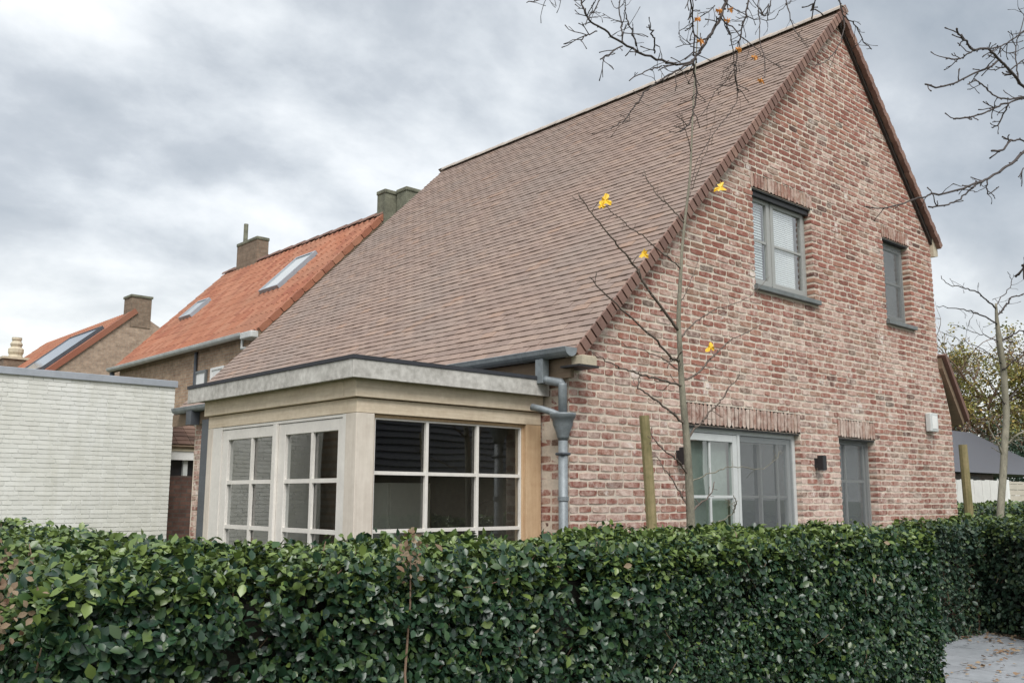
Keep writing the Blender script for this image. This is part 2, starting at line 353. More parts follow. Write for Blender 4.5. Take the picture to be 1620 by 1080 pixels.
def pieces(name, bases, mats4, mat, par, cap=300, seen=None, group_size=None):
    """mats4: list of (base index, 4x4 world matrix); the `cap` largest seen ones become objects, the rest one stuff part"""
    A = np.array([m_ for _, m_ in mats4]); idx = np.array([i for i, _ in mats4])
    pos = A[:, :3, 3]; d = np.linalg.norm(pos-np.array(CAM), axis=1)
    size = np.linalg.norm(A[:, :3, 0], axis=1)*np.linalg.norm(A[:, :3, 2], axis=1)
    score = size/d**2
    if seen is not None: score = np.where([seen(p) for p in pos], score, 0)
    order = np.argsort(-score); top = order[:cap]; rest = order[cap:]
    meshes = []
    for V, Fq in bases:
        me = np_mesh(name, V, Fq); me.materials.append(mat); meshes.append(me)
    for i in top:
        o = bpy.data.objects.new(name, meshes[idx[i]]); C.objects.link(o)
        if par is not None:
            o.parent = par
            if par.type == 'EMPTY': o.matrix_parent_inverse = Matrix.Translation(-Vector(par.location))
        o.matrix_basis = Matrix(A[i].tolist())
    if len(rest):
        Vs, Fs, off = [], [], 0
        for b_ in range(len(bases)):
            sel = rest[idx[rest] == b_]
            if not len(sel): continue
            V, Fq = bases[b_]; Vh = np.c_[V, np.ones(len(V))]
            W = np.einsum('nij,vj->nvi', A[sel], Vh)[:, :, :3]
            Vs.append(W.reshape(-1, 3)); k = len(V)
            Fs.append((Fq[None]+(np.arange(len(sel))*k)[:, None, None]).reshape(-1, Fq.shape[1])+off); off += len(sel)*k
        me = np_mesh(name, np.concatenate(Vs), np.concatenate(Fs)); link(name, me, mat, par, 'stuff')
def m4(o, ex, ey, ez):
    m_ = np.eye(4); m_[:3, 0] = ex; m_[:3, 1] = ey; m_[:3, 2] = ez; m_[:3, 3] = o; return m_
def quadify(V, F): return np.array(V, float), np.array(F)

# ------------------------------------------------------------------ setting: ground, path
MB().box(-400, 400, -400, 400, -.3, 0).build('ground', M['grass'], kind='structure')
def curb_poly(): pass
gp = MB().box(2.3, 8.6, -6.5, .9, 0, .10).build('path', M['joint'], kind='structure')
slabs = []
V_, F_ = box_unit(0, .0)
for i in range(16):
    for j in range(13):
        x = 2.32+i*.6; y = -6.48+j*.6
        if x > 8.1 or y > .4: continue
        slabs.append((0, m4((x+.29, y+.29, .112+rng.uniform(-.001, .001)), (.588, 0, 0), (0, 0, -.014), (0, .588, 0))))
pieces('paving_slab', [(V_, F_)], slabs, M['slab'], gp, 300)
bed = MB(); bed.box(-6, 6.9, -1.9, 0.0, 0, .006); bed.box(4.9, 6.9, -.16, -.005, .02, .135); bed.prism([(6.9, .1), (5.3, -2.3), (6.6, -3.2), (8.4, -.4)], 'z', .02, .135)
bed.build('planting_bed', M['soil'], kind='structure')

# ------------------------------------------------------------------ main house
S = (7.129-2.764)/4.386; XR, ZR, ZE = 4.386, 7.129, 2.764
Y1 = 7.2; YV = -.08
S2 = (7.129-4.784)/(6.568-4.386)
house = empty('brick_house', (3.2, 3.2, 0), 'large reddish brick house with steep brown tiled roof, its gable facing the hedge', 'house')
SEC = .004                                     # bricks stand this far proud of the mortar
def zl(x): return ZE+S*x
def left_x(z): return 0.0 if z < ZE-.06 else (z-ZE+.06)/S
def right_x(z):
    if z < 2.62: return 6.70
    if z < 3.29: return 6.70-(z-2.62)/.67*.25
    if z < 4.80: return 6.45
    return min(6.45, XR+(ZR-.07-z)/S2)
OPEN = {'slide': (1.40, 3.215, .0, 2.258), 'narrow': (3.97, 4.728, .62, 2.258), 'up': (2.555, 3.625, 3.645, 4.615), 'ups': (5.19, 5.825, 3.645, 4.615)}
def wall_cells(outL, outR, z0, z1, holes, brk):
    zs = sorted(set([z0, z1]+[z for h in holes for z in (h[2], h[3]) if z0 < z < z1]+[b for b in brk if z0 < b < z1]))
    cells = []
    for a, b in zip(zs[:-1], zs[1:]):
        hs = sorted([h for h in holes if h[2] <= a+1e-6 and h[3] >= b-1e-6])
        e = 1e-4; L0, L1, R0, R1 = outL(a+e), outL(b-e), outR(a+e), outR(b-e); cur = (L0, L1)
        for h in hs:
            cells.append([(cur[0], a), (h[0], a), (h[0], b), (cur[1], b)]); cur = (h[1], h[1])
        cells.append([(cur[0], a), (R0, a), (R1, b), (cur[1], b)])
    return cells
wm = MB()
for c in wall_cells(left_x, right_x, 0, ZR-.09, [(h[0]-.005, h[1]+.005, h[2], h[3]+.004) for h in OPEN.values()], [ZE-.06, 2.62, 3.29, 4.80]):
    wm.prism(c, 'y', SEC, .30)
gable = wm.build('gable_wall', M['mortar'], house)
side = MB().box(SEC, .28, .301, 6.60, 0, ZE-.02).build('side_wall', M['mortar'], house)
rw = MB(); rw.box(6.12, 6.44, .301, 6.35, 0, 4.78).build('rear_side_wall', M['mortar'], house)
fg = MB(); fg.prism([(.29, 0), (6.11, 0), (6.11, 4.7), (XR, ZR-.1), (.29, ZE+.1)], 'y', 6.1, 6.35); fg.build('far_gable_wall', M['mortar'], house)
MB().box(.29, 6.1, .31, 6.09, .0, .03).build('interior_floor', M['intfloor'], house)
MB().box(.29, 6.1, .31, 6.09, 2.48, 2.75).build('upper_floor', M['plaster'], house)
MB().box(.29, 6.1, 3.2, 3.3, .03, 2.479).build('partition', M['plaster'], house)
MB().box(1.9, 6.1, 2.6, 2.7, 2.751, 4.6).build('partition', M['plaster'], house)
# bricks
bases = [box_unit(.055, .16) for _ in range(10)]
bl = []
rr = random.Random(3)
row = 0; z = .03
def blocked(x0, x1, zc, holes):
    for a, b, c, d in holes:
        if c-.03 < zc < d+.0 and x1 > a and x0 < b: return (a, b)
    return None
HB = [(a, b, c, d) for a, b, c, d in OPEN.values()]
SOLD = [(OPEN['slide'][0]-.02, OPEN['slide'][1]+.02, 2.258, 2.455), (OPEN['narrow'][0]-.02, OPEN['narrow'][1]+.02, 2.258, 2.455), (2.53, 3.66, 4.615, 4.772), (5.17, 5.86, 4.615, 4.772)]
HB += SOLD
while z < ZR-.16:
    zc_ = z+.025; L = left_x(zc_+.03); Rr = min(right_x(zc_+.03), right_x(zc_-.03))
    segs = [(L, Rr)]
    for h in HB:
        if h[2]-.03 < zc_ < h[3]+.02:
            ns = []
            for a, b in segs:
                if h[1] <= a or h[0] >= b: ns.append((a, b)); continue
                if h[0]-a > .02: ns.append((a, h[0]))
                if b-h[1] > .02: ns.append((h[1], b))
            segs = ns
    for a, b in segs:
        x = a; first = True
        while x < b-.02:
            if first: l = .19 if row % 2 else .09
            else: l = rr.choice([.19, .19, .19, .09, .14]) if rr.random() < .85 else rr.uniform(.1, .2)
            first = False
            if b-(x+l) < .05: l = b-x
            if l > .24: l = (b-x)/2-.006
            l = min(l, b-x)
            hh = .045+rr.uniform(-.003, .003)
            bl.append((rr.randrange(8), m4((x+l/2, -rr.uniform(-.0005, .002), zc_+rr.uniform(-.002, .002)), (l+.001, 0, rr.uniform(-.001, .001)), (0, .084, 0), (0, 0, hh))))
            x += l+.014
    z += .0625; row += 1
pieces('brick', bases, bl, M['brick'], gable, 300, seen=lambda p: p[2] > 1.42 and p[0] < 6.3)
# side wall bricks next to the conservatory and beyond it
sb = []; row = 0; z = .03
while z < ZE-.08:
    for y0, y1 in ((.0, .45), (2.45, 6.59)):
        y = y0+(.19 if row % 2 == 0 else .09)*(y0 == 0)*0
        first = True
        while y < y1-.03:
            l = (.09 if row % 2 else .19) if first else rr.choice([.19, .19, .09])
            first = False; l = min(l, y1-y)
            if y0 == 0 and y == 0: yy0 = .012
            else: yy0 = y
            sb.append((rr.randrange(10), m4((rr.uniform(-.003, .001), (yy0+y+l)/2, z+.025), (0, -(y+l-yy0), 0), (.03, 0, 0), (0, 0, .05))))
            y += l+.011
    z += .0625; row += 1
MB().box(SEC, .28, SEC+.0005, .3, 0, .001)
pieces('brick', bases, sb, M['brick'], side, 160, seen=lambda p: p[1] < .45 and p[2] > 1.4)
# soldier lintels
for (a, b, c, d) in SOLD:
    sol = []; n = max(3, round((b-a)/.058)); wd = (b-a)/n
    for i in range(n):
        sol.append((rr.randrange(8), m4((a+wd*(i+.5), -rr.uniform(0, .004), (c+d)/2+.004), (wd-.010, 0, 0), (0, .08, 0), (0, 0, d-c-.010))))
    li = MB().box(a, b, .004, .02, c+.002, d-.002).build('lintel', M['mortar'], house)
    pieces('soldier_brick', bases, sol, M['soldier'], li, 100)
for (a, b, c, d) in OPEN.values(): MB().box(a, b, .010, .084, d-.012, d+.001).build('steel_lintel', M['black'], house)  # black strips paint the shade under the window heads
# roof
def camber_tile(wd, ln, th, n=2, cam=.007):
    V, Fq = [], []
    for s_ in (0, 1):
        for j, (y, zf) in enumerate(((0, .0140), (ln, .002))):
            for i in range(n+1):
                u_ = i/n*2-1; V.append((u_*wd/2, y, zf-cam*u_*u_-th*s_))
    k = n+1
    def I(s_, j, i): return s_*2*k+j*k+i
    for i in range(n):
        Fq.append((I(0, 0, i), I(0, 0, i+1), I(0, 1, i+1), I(0, 1, i)))
        Fq.append((I(0, 0, i+1), I(0, 0, i), I(1, 0, i), I(1, 0, i+1)))
        Fq.append((I(1, 0, i+1), I(1, 0, i), I(1, 1, i), I(1, 1, i+1)))
    for i, fl in ((0, 0), (n, 1)):
        q = (I(0, 0, i), I(0, 1, i), I(1, 1, i), I(1, 0, i)); Fq.append(q if not fl else q[::-1])
    return np.array(V), np.array(Fq)
roof = MB()
nL = Vector((-S, 0, 1)).normalized(); eL = Vector((1, 0, S)).normalized()
nR = Vector((S2, 0, 1)).normalized(); eR = Vector((-1, 0, S2)).normalized()
P0 = Vector((-.04, 0, zl(-.04)))
roof.prism([(P0.x, P0.z-.035), (XR, ZR-.035), (6.568, 4.784-.035), (6.53, 4.784-.13), (XR, ZR-.14), (.10, zl(.1)-.13), (.02, zl(0)-.10)], 'y', -.03, Y1-.03)
M['deck'] = plain('dark_roof_underside', (.045, .035, .03), .9, .1, 8, bs=0)  # near-black colour paints in the shadow under the verge overhang
roofo = roof.build('roof', M['deck'], house)
EXP = .0855; TW = .170
tl = []; Ls = math.hypot(XR+.04, S*(XR+.04)); nrow = int(Ls/EXP)
tb = [camber_tile(.168, .125, .011, 2, rng.uniform(.0005, .003)) for _ in range(6)]
for i in range(nrow+1):
    off = (TW/2 if i % 2 else 0)
    for j in range(int((Y1-YV)/TW)+2):
        ya, yb = max(YV+j*TW-off, YV), min(YV+(j+1)*TW-off, Y1)
        if yb-ya < .03: continue
        o = P0+eL*(i*EXP+rr.uniform(-.0025, .0025))+nL*(-.012+rr.uniform(-.002, .003)); o.y = (ya+yb)/2
        a = rr.uniform(-.014, .014); ey = (Vector((0, -1, 0))+eL*a)*((yb-ya)/TW)
        tl.append((rr.randrange(6), m4(o, ey, eL, nL)))
pieces('roof_tile', tb, tl, M['tile'], roofo, 300)
tr_ = []; Ls2 = math.hypot(2.18, S2*2.18)
for i in range(int(Ls2/EXP)+1):
    off = (TW/2 if i % 2 else 0)
    for j in range(int((Y1-YV)/TW)+1):
        o = Vector((6.60, 0, 4.784-S2*.032))+eR*(i*EXP)+nR*-.012; o.y = YV+j*TW+TW/2+off
        tr_.append((rr.randrange(4), m4(o, (0, 1, 0), eR, nR)))
pieces('roof_tile', tb, tr_, M['tile'], roofo, 0)
# verge tiles with their hanging flaps, left slope
vb = [box_unit(.02, .05) for _ in range(3)]
vt = []
for i in range(nrow+1):
    o = P0+eL*(i*EXP+EXP*.62); o += nL*-.042; o.y = YV-.014-rr.uniform(0, .003)
    tilt = .10
    ex = eL*(EXP*.80)+nL*(-.004); ez = nL*.094+eL*-.010
    vt.append((i % 3, m4(o, ex, (0, .02, 0), ez)))
pieces('verge_tile', vb, vt, M['verge'], roofo, 300)
vt = []
for i in range(int(Ls2/EXP)+1):
    o = Vector((6.60, 0, 4.784-S2*.032))+eR*(i*EXP+EXP*.6); o += nR*-.030; o.y = YV-.012-(.006 if i % 2 else 0)
    vt.append((i % 3, m4(o, eR*(-EXP*1.02), (0, .06, 0), nR*.078)))
pieces('verge_tile', vb, vt, M['verge'], roofo, 300)
# ridge tiles
rb = MB(); n = 8
for s_ in (0, 1):
    for j, y in enumerate((0, .33)):
        for k in range(n+1):
            a = math.pi*(k/n); r_k = (.095 if j == 0 else .088)-.012*s_; rb.v.append((r_k*math.cos(a), y, r_k*math.sin(a)*.8))
k = n+1
for i in range(n):
    rb.f.append((i, i+1, k+i+1, k+i)); rb.f.append((2*k+i+1, 2*k+i, 3*k+i, 3*k+i+1)); rb.f.append((i+1, i, 2*k+i, 2*k+i+1))
rbase = (np.array(rb.v), np.array(rb.f)); rl = []
for j in range(24): rl.append((0, m4((XR, YV-.02+j*.302, ZR-.045+(j % 2)*.002), (1, 0, 0), (0, 1, 0), (0, 0, 1))))
pieces('ridge_tile', [rbase], rl, M['ridge'], roofo, 300)
# eaves: boards, corbel blocks, gutter
MB().box(-.055, -.02, -.07, Y1-.02, ZE-.235, ZE-.085).build('eaves_board', M['soffit'], house)
MB().box(-.10, .115, -.20, -.006, ZE-.165, ZE-.15).build('corbel_slate', M['black'], house)  # black board forming the dark underside of the corbel
MB().box(-.045, .11, -.185, -.006, ZE-.149, ZE-.075).build('corbel', M['creamblock'], house, bevel=.004)
MB().box(-.019, .005, -.02, 6.3, ZE-.215, ZE-.20).build('soffit', M['soffit'], house)
g = MB()
prof = [(math.cos(a)*.062, math.sin(a)*.055) for a in np.linspace(math.pi, 2*math.pi, 9)]
prof = [(-.066, .012)]+prof+[(.062, .012)]; inner = [(x*.93, z+.004) for x, z in prof[::-1]]
g.prism([(x-.115, z+ZE-.035) for x, z in prof+inner], 'y', -.13, 6.95)
gut = g.build('gutter', M['zinc'], house)
ge = MB().prism([(x-.115, z+ZE-.035) for x, z in prof], 'y', -.136, -.129).build('end_cap', M['zinc'], gut)
for y in np.arange(.35, 7, .62):
    MB().prism([(x*1.05-.115, z*1.06+ZE-.035) for x, z in prof[1:-1]], 'y', y, y+.025).build('bracket', M['zinc'], gut)
# downpipe with outlet box, swan neck and hopper
PC = at(891, 780, 'x', -.075); px, py = PC.x, PC.y
dp = MB().tube([(px, py, 0), (px, py, 2.09)], .036, 14).build('downpipe', M['zinc'], house, smooth=True)
for zz_ in (1.62, .75): MB().tube([(px, py, zz_), (px, py, zz_+.03)], .042, 14).build('joint_ring', M['zinc'], dp, smooth=False)
for zz_ in (1.35, 1.95, .45): MB().box(px-.044, px+.044, py-.044, py+.044, zz_, zz_+.022).build('pipe_bracket', M['zincdark'], dp, bevel=.01)
hop = MB().lathe((px, py), [(.036, 2.06), (.046, 2.09), (.052, 2.12), (.075, 2.175), (.080, 2.215), (.092, 2.225), (.10, 2.25), (.10, 2.262), (.088, 2.262), (.04, 2.20)], 20).build('hopper', M['zinc'], house, smooth=True)
MB().tube([(px, py, 2.20), (px, py, 2.47), (px, py, 2.485)], .034, 14).build('upper_downpipe', M['zinc'], house, smooth=True)
oy = .17
MB().box(-.155, -.085, oy-.04, oy+.04, ZE-.27, ZE-.085).build('outlet_box', M['zinc'], house, bevel=.004)
MB().tube([(-.12, oy-.03, ZE-.235), (-.12+.01, .12, ZE-.25), (px, py+.02, ZE-.27), (px, py, ZE-.30)], .033, 12).build('pipe_bend', M['zinc'], house, smooth=True)
MB().tube([(-.20, .20, 2.315), (-.17, .12, 2.295), (-.13, .05, 2.27), (px-.015, py-.01, 2.235)], .026, 12).build('overflow_pipe', M['zinc'], house, smooth=True)
# far downpipe and gutter end
q, q1_ = at(320, 740, 'x', -.06), at(332, 740, 'x', -.06)
MB().box(q.x-.035, q.x+.05, q1_.y, q.y, 0, ZE-.2).build('far_downpipe', M['zincdark'], house)
MB().box(-.17, -.06, 6.35, 6.5, ZE-.25, ZE-.08).build('outlet_box', M['zincdark'], house)
# right eave box and lean-to roof verge
MB().prism([(6.44, 4.60), (6.56, 4.62), (6.56, 4.70), (6.44, 4.84)], 'y', -.04, 6.3).build('right_eaves_board', M['creamblock'], house)
MB().prism([(6.43, 3.33), (6.97, 2.60), (6.93, 2.54), (6.44, 3.2)], 'y', -.05, 5).build('lean_to_roof', M['soffit'], house)
MB().prism([(6.42, 3.36), (6.47, 3.38), (7.0, 2.66), (6.98, 2.58)], 'y', -.10, 5).build('lean_to_tiles', M['verge'], house)
MB().box(6.44, 6.70, .30, 5, 0, 2.6).build('lean_to_wall', M['mortar'], house)

m = bpy.data.materials.new('insect_mesh'); m.use_nodes = True; t = m.node_tree; b = t.nodes['Principled BSDF']
b.inputs['Base Color'].default_value = (.19, .205, .21, 1); b.inputs['Roughness'].default_value = .8
tr_n = N(t, 'ShaderNodeBsdfTransparent'); mx = N(t, 'ShaderNodeMixShader'); mx.inputs[0].default_value = .26
t.links.new(tr_n.outputs[0], mx.inputs[1]); t.links.new(b.outputs[0], mx.inputs[2]); t.links.new(mx.outputs[0], t.nodes['Material Output'].inputs[0]); M['mesh'] = m
# ------------------------------------------------------------------ windows of the gable
def frame(name, x0, x1, z0, z1, t, y0, y1, mat, par, bevel=.003):
    m_ = MB(); m_.box(x0, x0+t, y0, y1, z0, z1); m_.box(x1-t, x1, y0, y1, z0, z1); m_.box(x0+t, x1-t, y0, y1, z0, z0+t); m_.box(x0+t, x1-t, y0, y1, z1-t, z1)
    return m_.build(name, mat, par, bevel=bevel)
def pane(x0, x1, z0, z1, y, mat, par): return MB().add([(x0, y, z0), (x1, y, z0), (x1, y, z1), (x0, y, z1)], [(0, 1, 2, 3)]).build('pane', mat, par)
def slats(x0, x1, z0, z1, y, par, step=.027):
    m_ = MB(); z = z0
    while z < z1:
        m_.slab([(x0, y-.003, z), (x1, y-.003, z), (x1, y+.004, z+min(step*.97, .021)), (x0, y+.004, z+min(step*.97, .021))], .0012); z += step
    return m_.build('blind', M['blind'], par, kind='stuff')
# upper left window (two sashes)
a, b, c, d = OPEN['up']
W1 = frame('window', a, b, c, d, .055, .085, .15, M['winframe'], house)
xm = a+.40
frame('sash', a+.045, xm-.012, c+.045, d-.045, .05, .070, .115, M['winframe'], W1); frame('sash', xm+.012, b-.045, c+.045, d-.045, .05, .070, .115, M['winframe'], W1)
MB().box(xm-.011, xm+.011, .078, .14, c+.056, d-.056).build('mullion', M['winframe'], W1)
for x0, x1 in ((a+.10, xm-.07), (xm+.07, b-.10)):
    pane(x0, x1, c+.1, d-.1, .09, M['glassb'] if x0 < xm else M['glass'], W1); MB().box(x0, x1, .078, .088, c+.47, c+.495).build('muntin', M['winframe'], W1)
slats(a+.1, xm-.07, c+.1, d-.1, .13, W1); slats(xm+.07, b-.19, c+.1, d-.1, .105, W1, .0212)
MB().box(a-.03, b+.055, -.045, .16, c-.045, c).build('sill', M['sill'], house, bevel=.004)
MB().box(a, b, .03, .084, d-.06, d).build('shutter_box', M['black'], W1)  # black box stands in for the shadow strip at the window head
# upper right narrow window
a, b, c, d = OPEN['ups']
W2 = frame('window', a, b, c, d, .055, .085, .15, M['winframe'], house)
frame('sash', a+.045, b-.045, c+.045, d-.045, .05, .070, .115, M['winframe'], W2)
pane(a+.10, b-.10, c+.1, d-.1, .09, M['glassb'], W2); MB().box(a+.10, b-.10, .076, .088, c+.47, c+.495).build('muntin', M['winframe'], W2)
MB().box(a+.05, b-.05, .066, .067, c+.05, d-.05).build('insect_screen', M['mesh'], W2)
MB().box(a-.03, b+.03, -.045, .16, c-.045, c).build('sill', M['sill'], house, bevel=.004)
# sliding door
a, b, c, d = OPEN['slide']
W3 = MB(); t_ = .075
W3.box(a, a+t_, .06, .16, c, d); W3.box(b-t_+.01, b, .06, .16, c, d); W3.box(a+t_, b-t_+.01, .06, .16, d-.05, d)
W3 = W3.build('sliding_door', M['winframe_light'], house, bevel=.003)
frame('sash', a+.07, 2.225, c+.05, d-.055, .065, .05, .10, M['winframe_light'], W3); frame('sash', 2.264, b-.07, c+.05, d-.055, .05, .08, .13, M['winframe_light'], W3)
MB().box(2.226, 2.262, .045, .15, c+.05, d-.05).build('mullion', M['winframe_light'], W3)
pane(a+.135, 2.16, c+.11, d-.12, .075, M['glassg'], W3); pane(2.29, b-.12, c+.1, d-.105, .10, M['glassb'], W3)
MB().box(2.262, b-.07, .0475, .0485, c+.05, d-.055).build('insect_screen', M['mesh'], W3)
MB().box(2.29, b-.12, .19, .195, c+.1, d-.105).build('curtain', M['curtain'], W3)
MB().box(a+.135, 2.16, .125, .13, c+.1, d-.105).build('curtain', M['greencurtain'], W3)  # sheet added behind the left pane in place of reflected greenery
for x, mt in ((1.83, 'winframe_light'), (2.62, 'winframe')): MB().box(x-.012, x+.012, .064, .074 if x < 2.2 else .099, c+.1, d-.12).build('muntin', M[mt], W3)
for z_ in (1.655, 1.15): 
    MB().box(a+.135, 1.817, .064, .074, z_-.012, z_+.012).build('muntin', M['winframe_light'], W3); MB().box(1.843, 2.16, .064, .074, z_-.012, z_+.012).build('muntin', M['winframe_light'], W3)
    MB().box(2.29, 2.607, .089, .099, z_-.012, z_+.012).build('muntin', M['winframe'], W3); MB().box(2.633, b-.12, .089, .099, z_-.012, z_+.012).build('muntin', M['winframe'], W3)
MB().box(2.92, 2.95, .084, .0985, c+.1, d-.105).build('stile', M['winframe'], W3)
# narrow ground-floor window
a, b, c, d = OPEN['narrow']
W4 = frame('window', a, b, c, d, .06, .085, .15, M['winframe'], house)
MB().box(a+.06, b-.06, .19, .195, c+.06, d-.06).build('curtain', M['curtain'], W4)
pane(a+.06, b-.06, c+.06, d-.06, .10, M['glassb'], W4)
MB().box(a+.02, b-.02, .078, .079, c+.02, d-.02).build('insect_screen', M['mesh'], W4)
MB().box(4.21, 4.235, .084, .0985, c+.06, d-.06).build('muntin', M['winframe'], W4); MB().box(4.60, 4.63, .084, .0985, c+.06, d-.06).build('stile', M['winframe'], W4)
for z_ in (1.82, 1.3): MB().box(a+.06, 4.209, .086, .0985, z_-.014, z_+.014).build('muntin', M['winframe'], W4); MB().box(4.236, 4.599, .086, .0985, z_-.014, z_+.014).build('muntin', M['winframe'], W4)

# ------------------------------------------------------------------ wall lamps and box
def lamp(x, label):
    e_ = empty('wall_lamp', (x, -.05, 1.99), label, 'lamp', 'black wall lamps beside the sliding door')
    MB().box(x-.035, x+.035, -.10, -.035, 1.915, 2.06).build('lamp_body', M['black'], e_, bevel=.006)
    MB().box(x-.028, x+.028, -.0345, .0, 1.94, 2.035).build('wall_bracket', M['black'], e_)
    MB().box(x-.022, x+.022, -.085, -.05, 1.908, 1.9145).build('lens', M['white'], e_)
lamp(1.30, 'small black wall lamp left of the sliding door, beside the bare trunk')
lamp(3.49, 'small black wall lamp between the sliding door and the narrow window')
bx = MB(); bx.box(5.965, 6.165, -.075, -.008, 2.415, 2.635); bo = bx.build('wall_box', M['lightgrey'], bevel=.012)
tag(bo, 'pale grey plastic box mounted high on the brick gable near its right corner', 'alarm box')
parent(MB().box(6.0, 6.13, -.079, -.0755, 2.45, 2.60).build('cover', M['white']), bo)

# ------------------------------------------------------------------ conservatory
XC, YC, YL = -1.686, .292, 2.51
cons = empty('conservatory', (-.85, 1.4, 0), 'flat roofed oak conservatory with white doors joined to the brick house', 'conservatory')
MB().box(XC, XC+.142, YC, YC+.13, 0, 2.189).build('corner_post', M['oak_v'], cons, bevel=.004)
MB().box(-.166, -.014, YC, YC+.13, 0, 2.189).build('jamb_post', M['oak_warm'], cons, bevel=.004)
MB().box(XC, XC+.13, 2.42, YL, 0, 2.189).build('end_post', M['oak_v'], cons, bevel=.004)
MB().box(XC+.001, -.014, YC+.001, YC+.12, 2.191, 2.285).build('front_frieze', M['oak_h'], cons, bevel=.003)
MB().box(XC+.001, XC+.12, YC+.121, YL-.001, 2.191, 2.285).build('side_frieze', M['oak_h'], cons, bevel=.003)
MB().box(XC-.028, -.014, YC-.028, YC+.12, 2.291, 2.42).build('front_beam', M['oak_h'], cons, bevel=.004)
MB().box(XC-.028, XC+.12, YC+.122, YL+.03, 2.291, 2.42).build('side_beam', M['oak_h'], cons, bevel=.004)
MB().box(XC+.01, XC+.11, YC+.01, YL-.02, 2.284, 2.292).build('shadow_gap', M['soffit'], cons)
rfc = MB().box(XC-.075, -.015, YC-.075, YL+.19, 2.421, 2.50).build('flat_roof', M['bitumen'], cons)
MB().box(XC-.10, .0-.02, YC-.10, YC-.076, 2.405, 2.525).build('front_fascia', M['oak_grey'], cons, bevel=.003)
MB().box(XC-.10, XC-.076, YC-.0755, YL+.21, 2.405, 2.525).build('side_fascia', M['oak_grey'], cons, bevel=.003)
q_ = MB(); q_.box(XC-.107, -.018, YC-.107, YC-.06, 2.526, 2.552); q_.box(XC-.107, XC-.06, YC-.0595, YL+.215, 2.526, 2.552); q_.build('roof_edging', M['bitumen'], cons)
# window on the front (facing the hedge)
wx0, wx1 = -1.544, -.166
fw_ = frame('window', wx0, wx1, 1.0, 2.189, .022, YC+.03, YC+.10, M['oak_warm'], cons)
MB().box(wx0, wx1, YC+.02, YC+.11, 0, .999).build('lower_panel', M['oak_v'], cons)
xs = [wx0+.022, -1.078, -.619, wx1-.022]; zs_ = [1.022, 1.42, 1.802, 2.167]
pane(xs[0], xs[3], zs_[0], zs_[3], YC+.062, M['glass'], fw_)
for x in xs[1:3]: MB().box(x-.012, x+.012, YC+.035, YC+.061, zs_[0], zs_[3]).build('muntin', M['paintwood'], fw_, bevel=.002)
for zz_ in zs_[1:3]:
    for i in range(3): MB().box(xs[i]+(.012 if i else 0), xs[i+1]-(.012 if i < 2 else 0), YC+.037, YC+.061, zz_-.012, zz_+.012).build('muntin', M['paintwood'], fw_)
frame('glazing_bead', xs[0], xs[3], zs_[0], zs_[3], .012, YC+.036, YC+.0615, M['paintwood'], fw_)
# doors on the left face
def leaf(y0, y1, gy0, gy1, my, hand):
    m_ = MB(); X0, X1 = XC+.012, XC+.062
    m_.box(X0, X1, y0, gy0, .05, 2.165); m_.box(X0, X1, gy1, y1, .05, 2.165); m_.box(X0, X1, gy0, gy1, 2.084, 2.165); m_.box(X0, X1, gy0, gy1, .05, .75)
    o = m_.build('door', M['paintwood'], cons, bevel=.003)
    MB().add([(XC+.036, gy0, .75), (XC+.036, gy0, 2.084), (XC+.036, gy1, 2.084), (XC+.036, gy1, .75)], [(0, 1, 2, 3)]).build('pane', M['glassb'], o)
    MB().box(XC+.014, XC+.0335, my-.015, my+.015, .75, 2.084).build('muntin', M['paintwood'], o)
    for z_ in (1.752, 1.411, 1.08):
        MB().box(XC+.016, XC+.0335, gy0, my-.015, z_-.015, z_+.015).build('muntin', M['paintwood'], o); MB().box(XC+.016, XC+.0335, my+.015, gy1, z_-.015, z_+.015).build('muntin', M['paintwood'], o)
    if hand:
        MB().tube([(XC+.012, hand, 1.05), (XC-.04, hand, 1.05), (XC-.045, hand+.10, 1.05)], .008, 8).build('handle', M['zinc'], o)
leaf(.468, 1.357, .530, 1.238, .867, 1.30); leaf(1.361, 2.252, 1.437, 2.155, 1.756, 0)
df = MB(); df.box(XC+.004, XC+.08, YC+.131, .464, 0, 2.189); df.box(XC+.004, XC+.08, 2.256, 2.419, 0, 2.189); df.box(XC+.006, XC+.08, .464, 2.256, 2.169, 2.189); df.build('door_frame', M['paintwood'], cons)
MB().box(XC-.012, XC+.011, 1.335, 1.385, .05, 2.165).build('cover_strip', M['paintwood'], cons, bevel=.003)
# conservatory interior
MB().box(XC+.131, -.015, YC+.131, YL-.001, 0, .04).build('tiled_floor', M['intfloor'], cons)
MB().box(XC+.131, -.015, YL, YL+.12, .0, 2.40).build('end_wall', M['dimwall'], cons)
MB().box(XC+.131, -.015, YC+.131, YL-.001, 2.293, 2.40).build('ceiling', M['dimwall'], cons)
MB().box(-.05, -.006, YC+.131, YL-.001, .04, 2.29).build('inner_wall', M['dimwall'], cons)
cab = empty('cabinet', (-.25, 2.1, .04), 'plain cream tall cupboard standing inside the conservatory behind the lower left pane', 'cabinet')
MB().box(-.47, -.055, 1.62, 2.42, .04, 1.76).build('carcass', M['plaster'], cab, bevel=.004)
MB().box(-.495, -.471, 1.63, 2.015, .1, 1.75).build('cupboard_door', M['plaster'], cab, bevel=.003); MB().box(-.495, -.471, 2.02, 2.41, .1, 1.75).build('cupboard_door', M['plaster'], cab, bevel=.003)
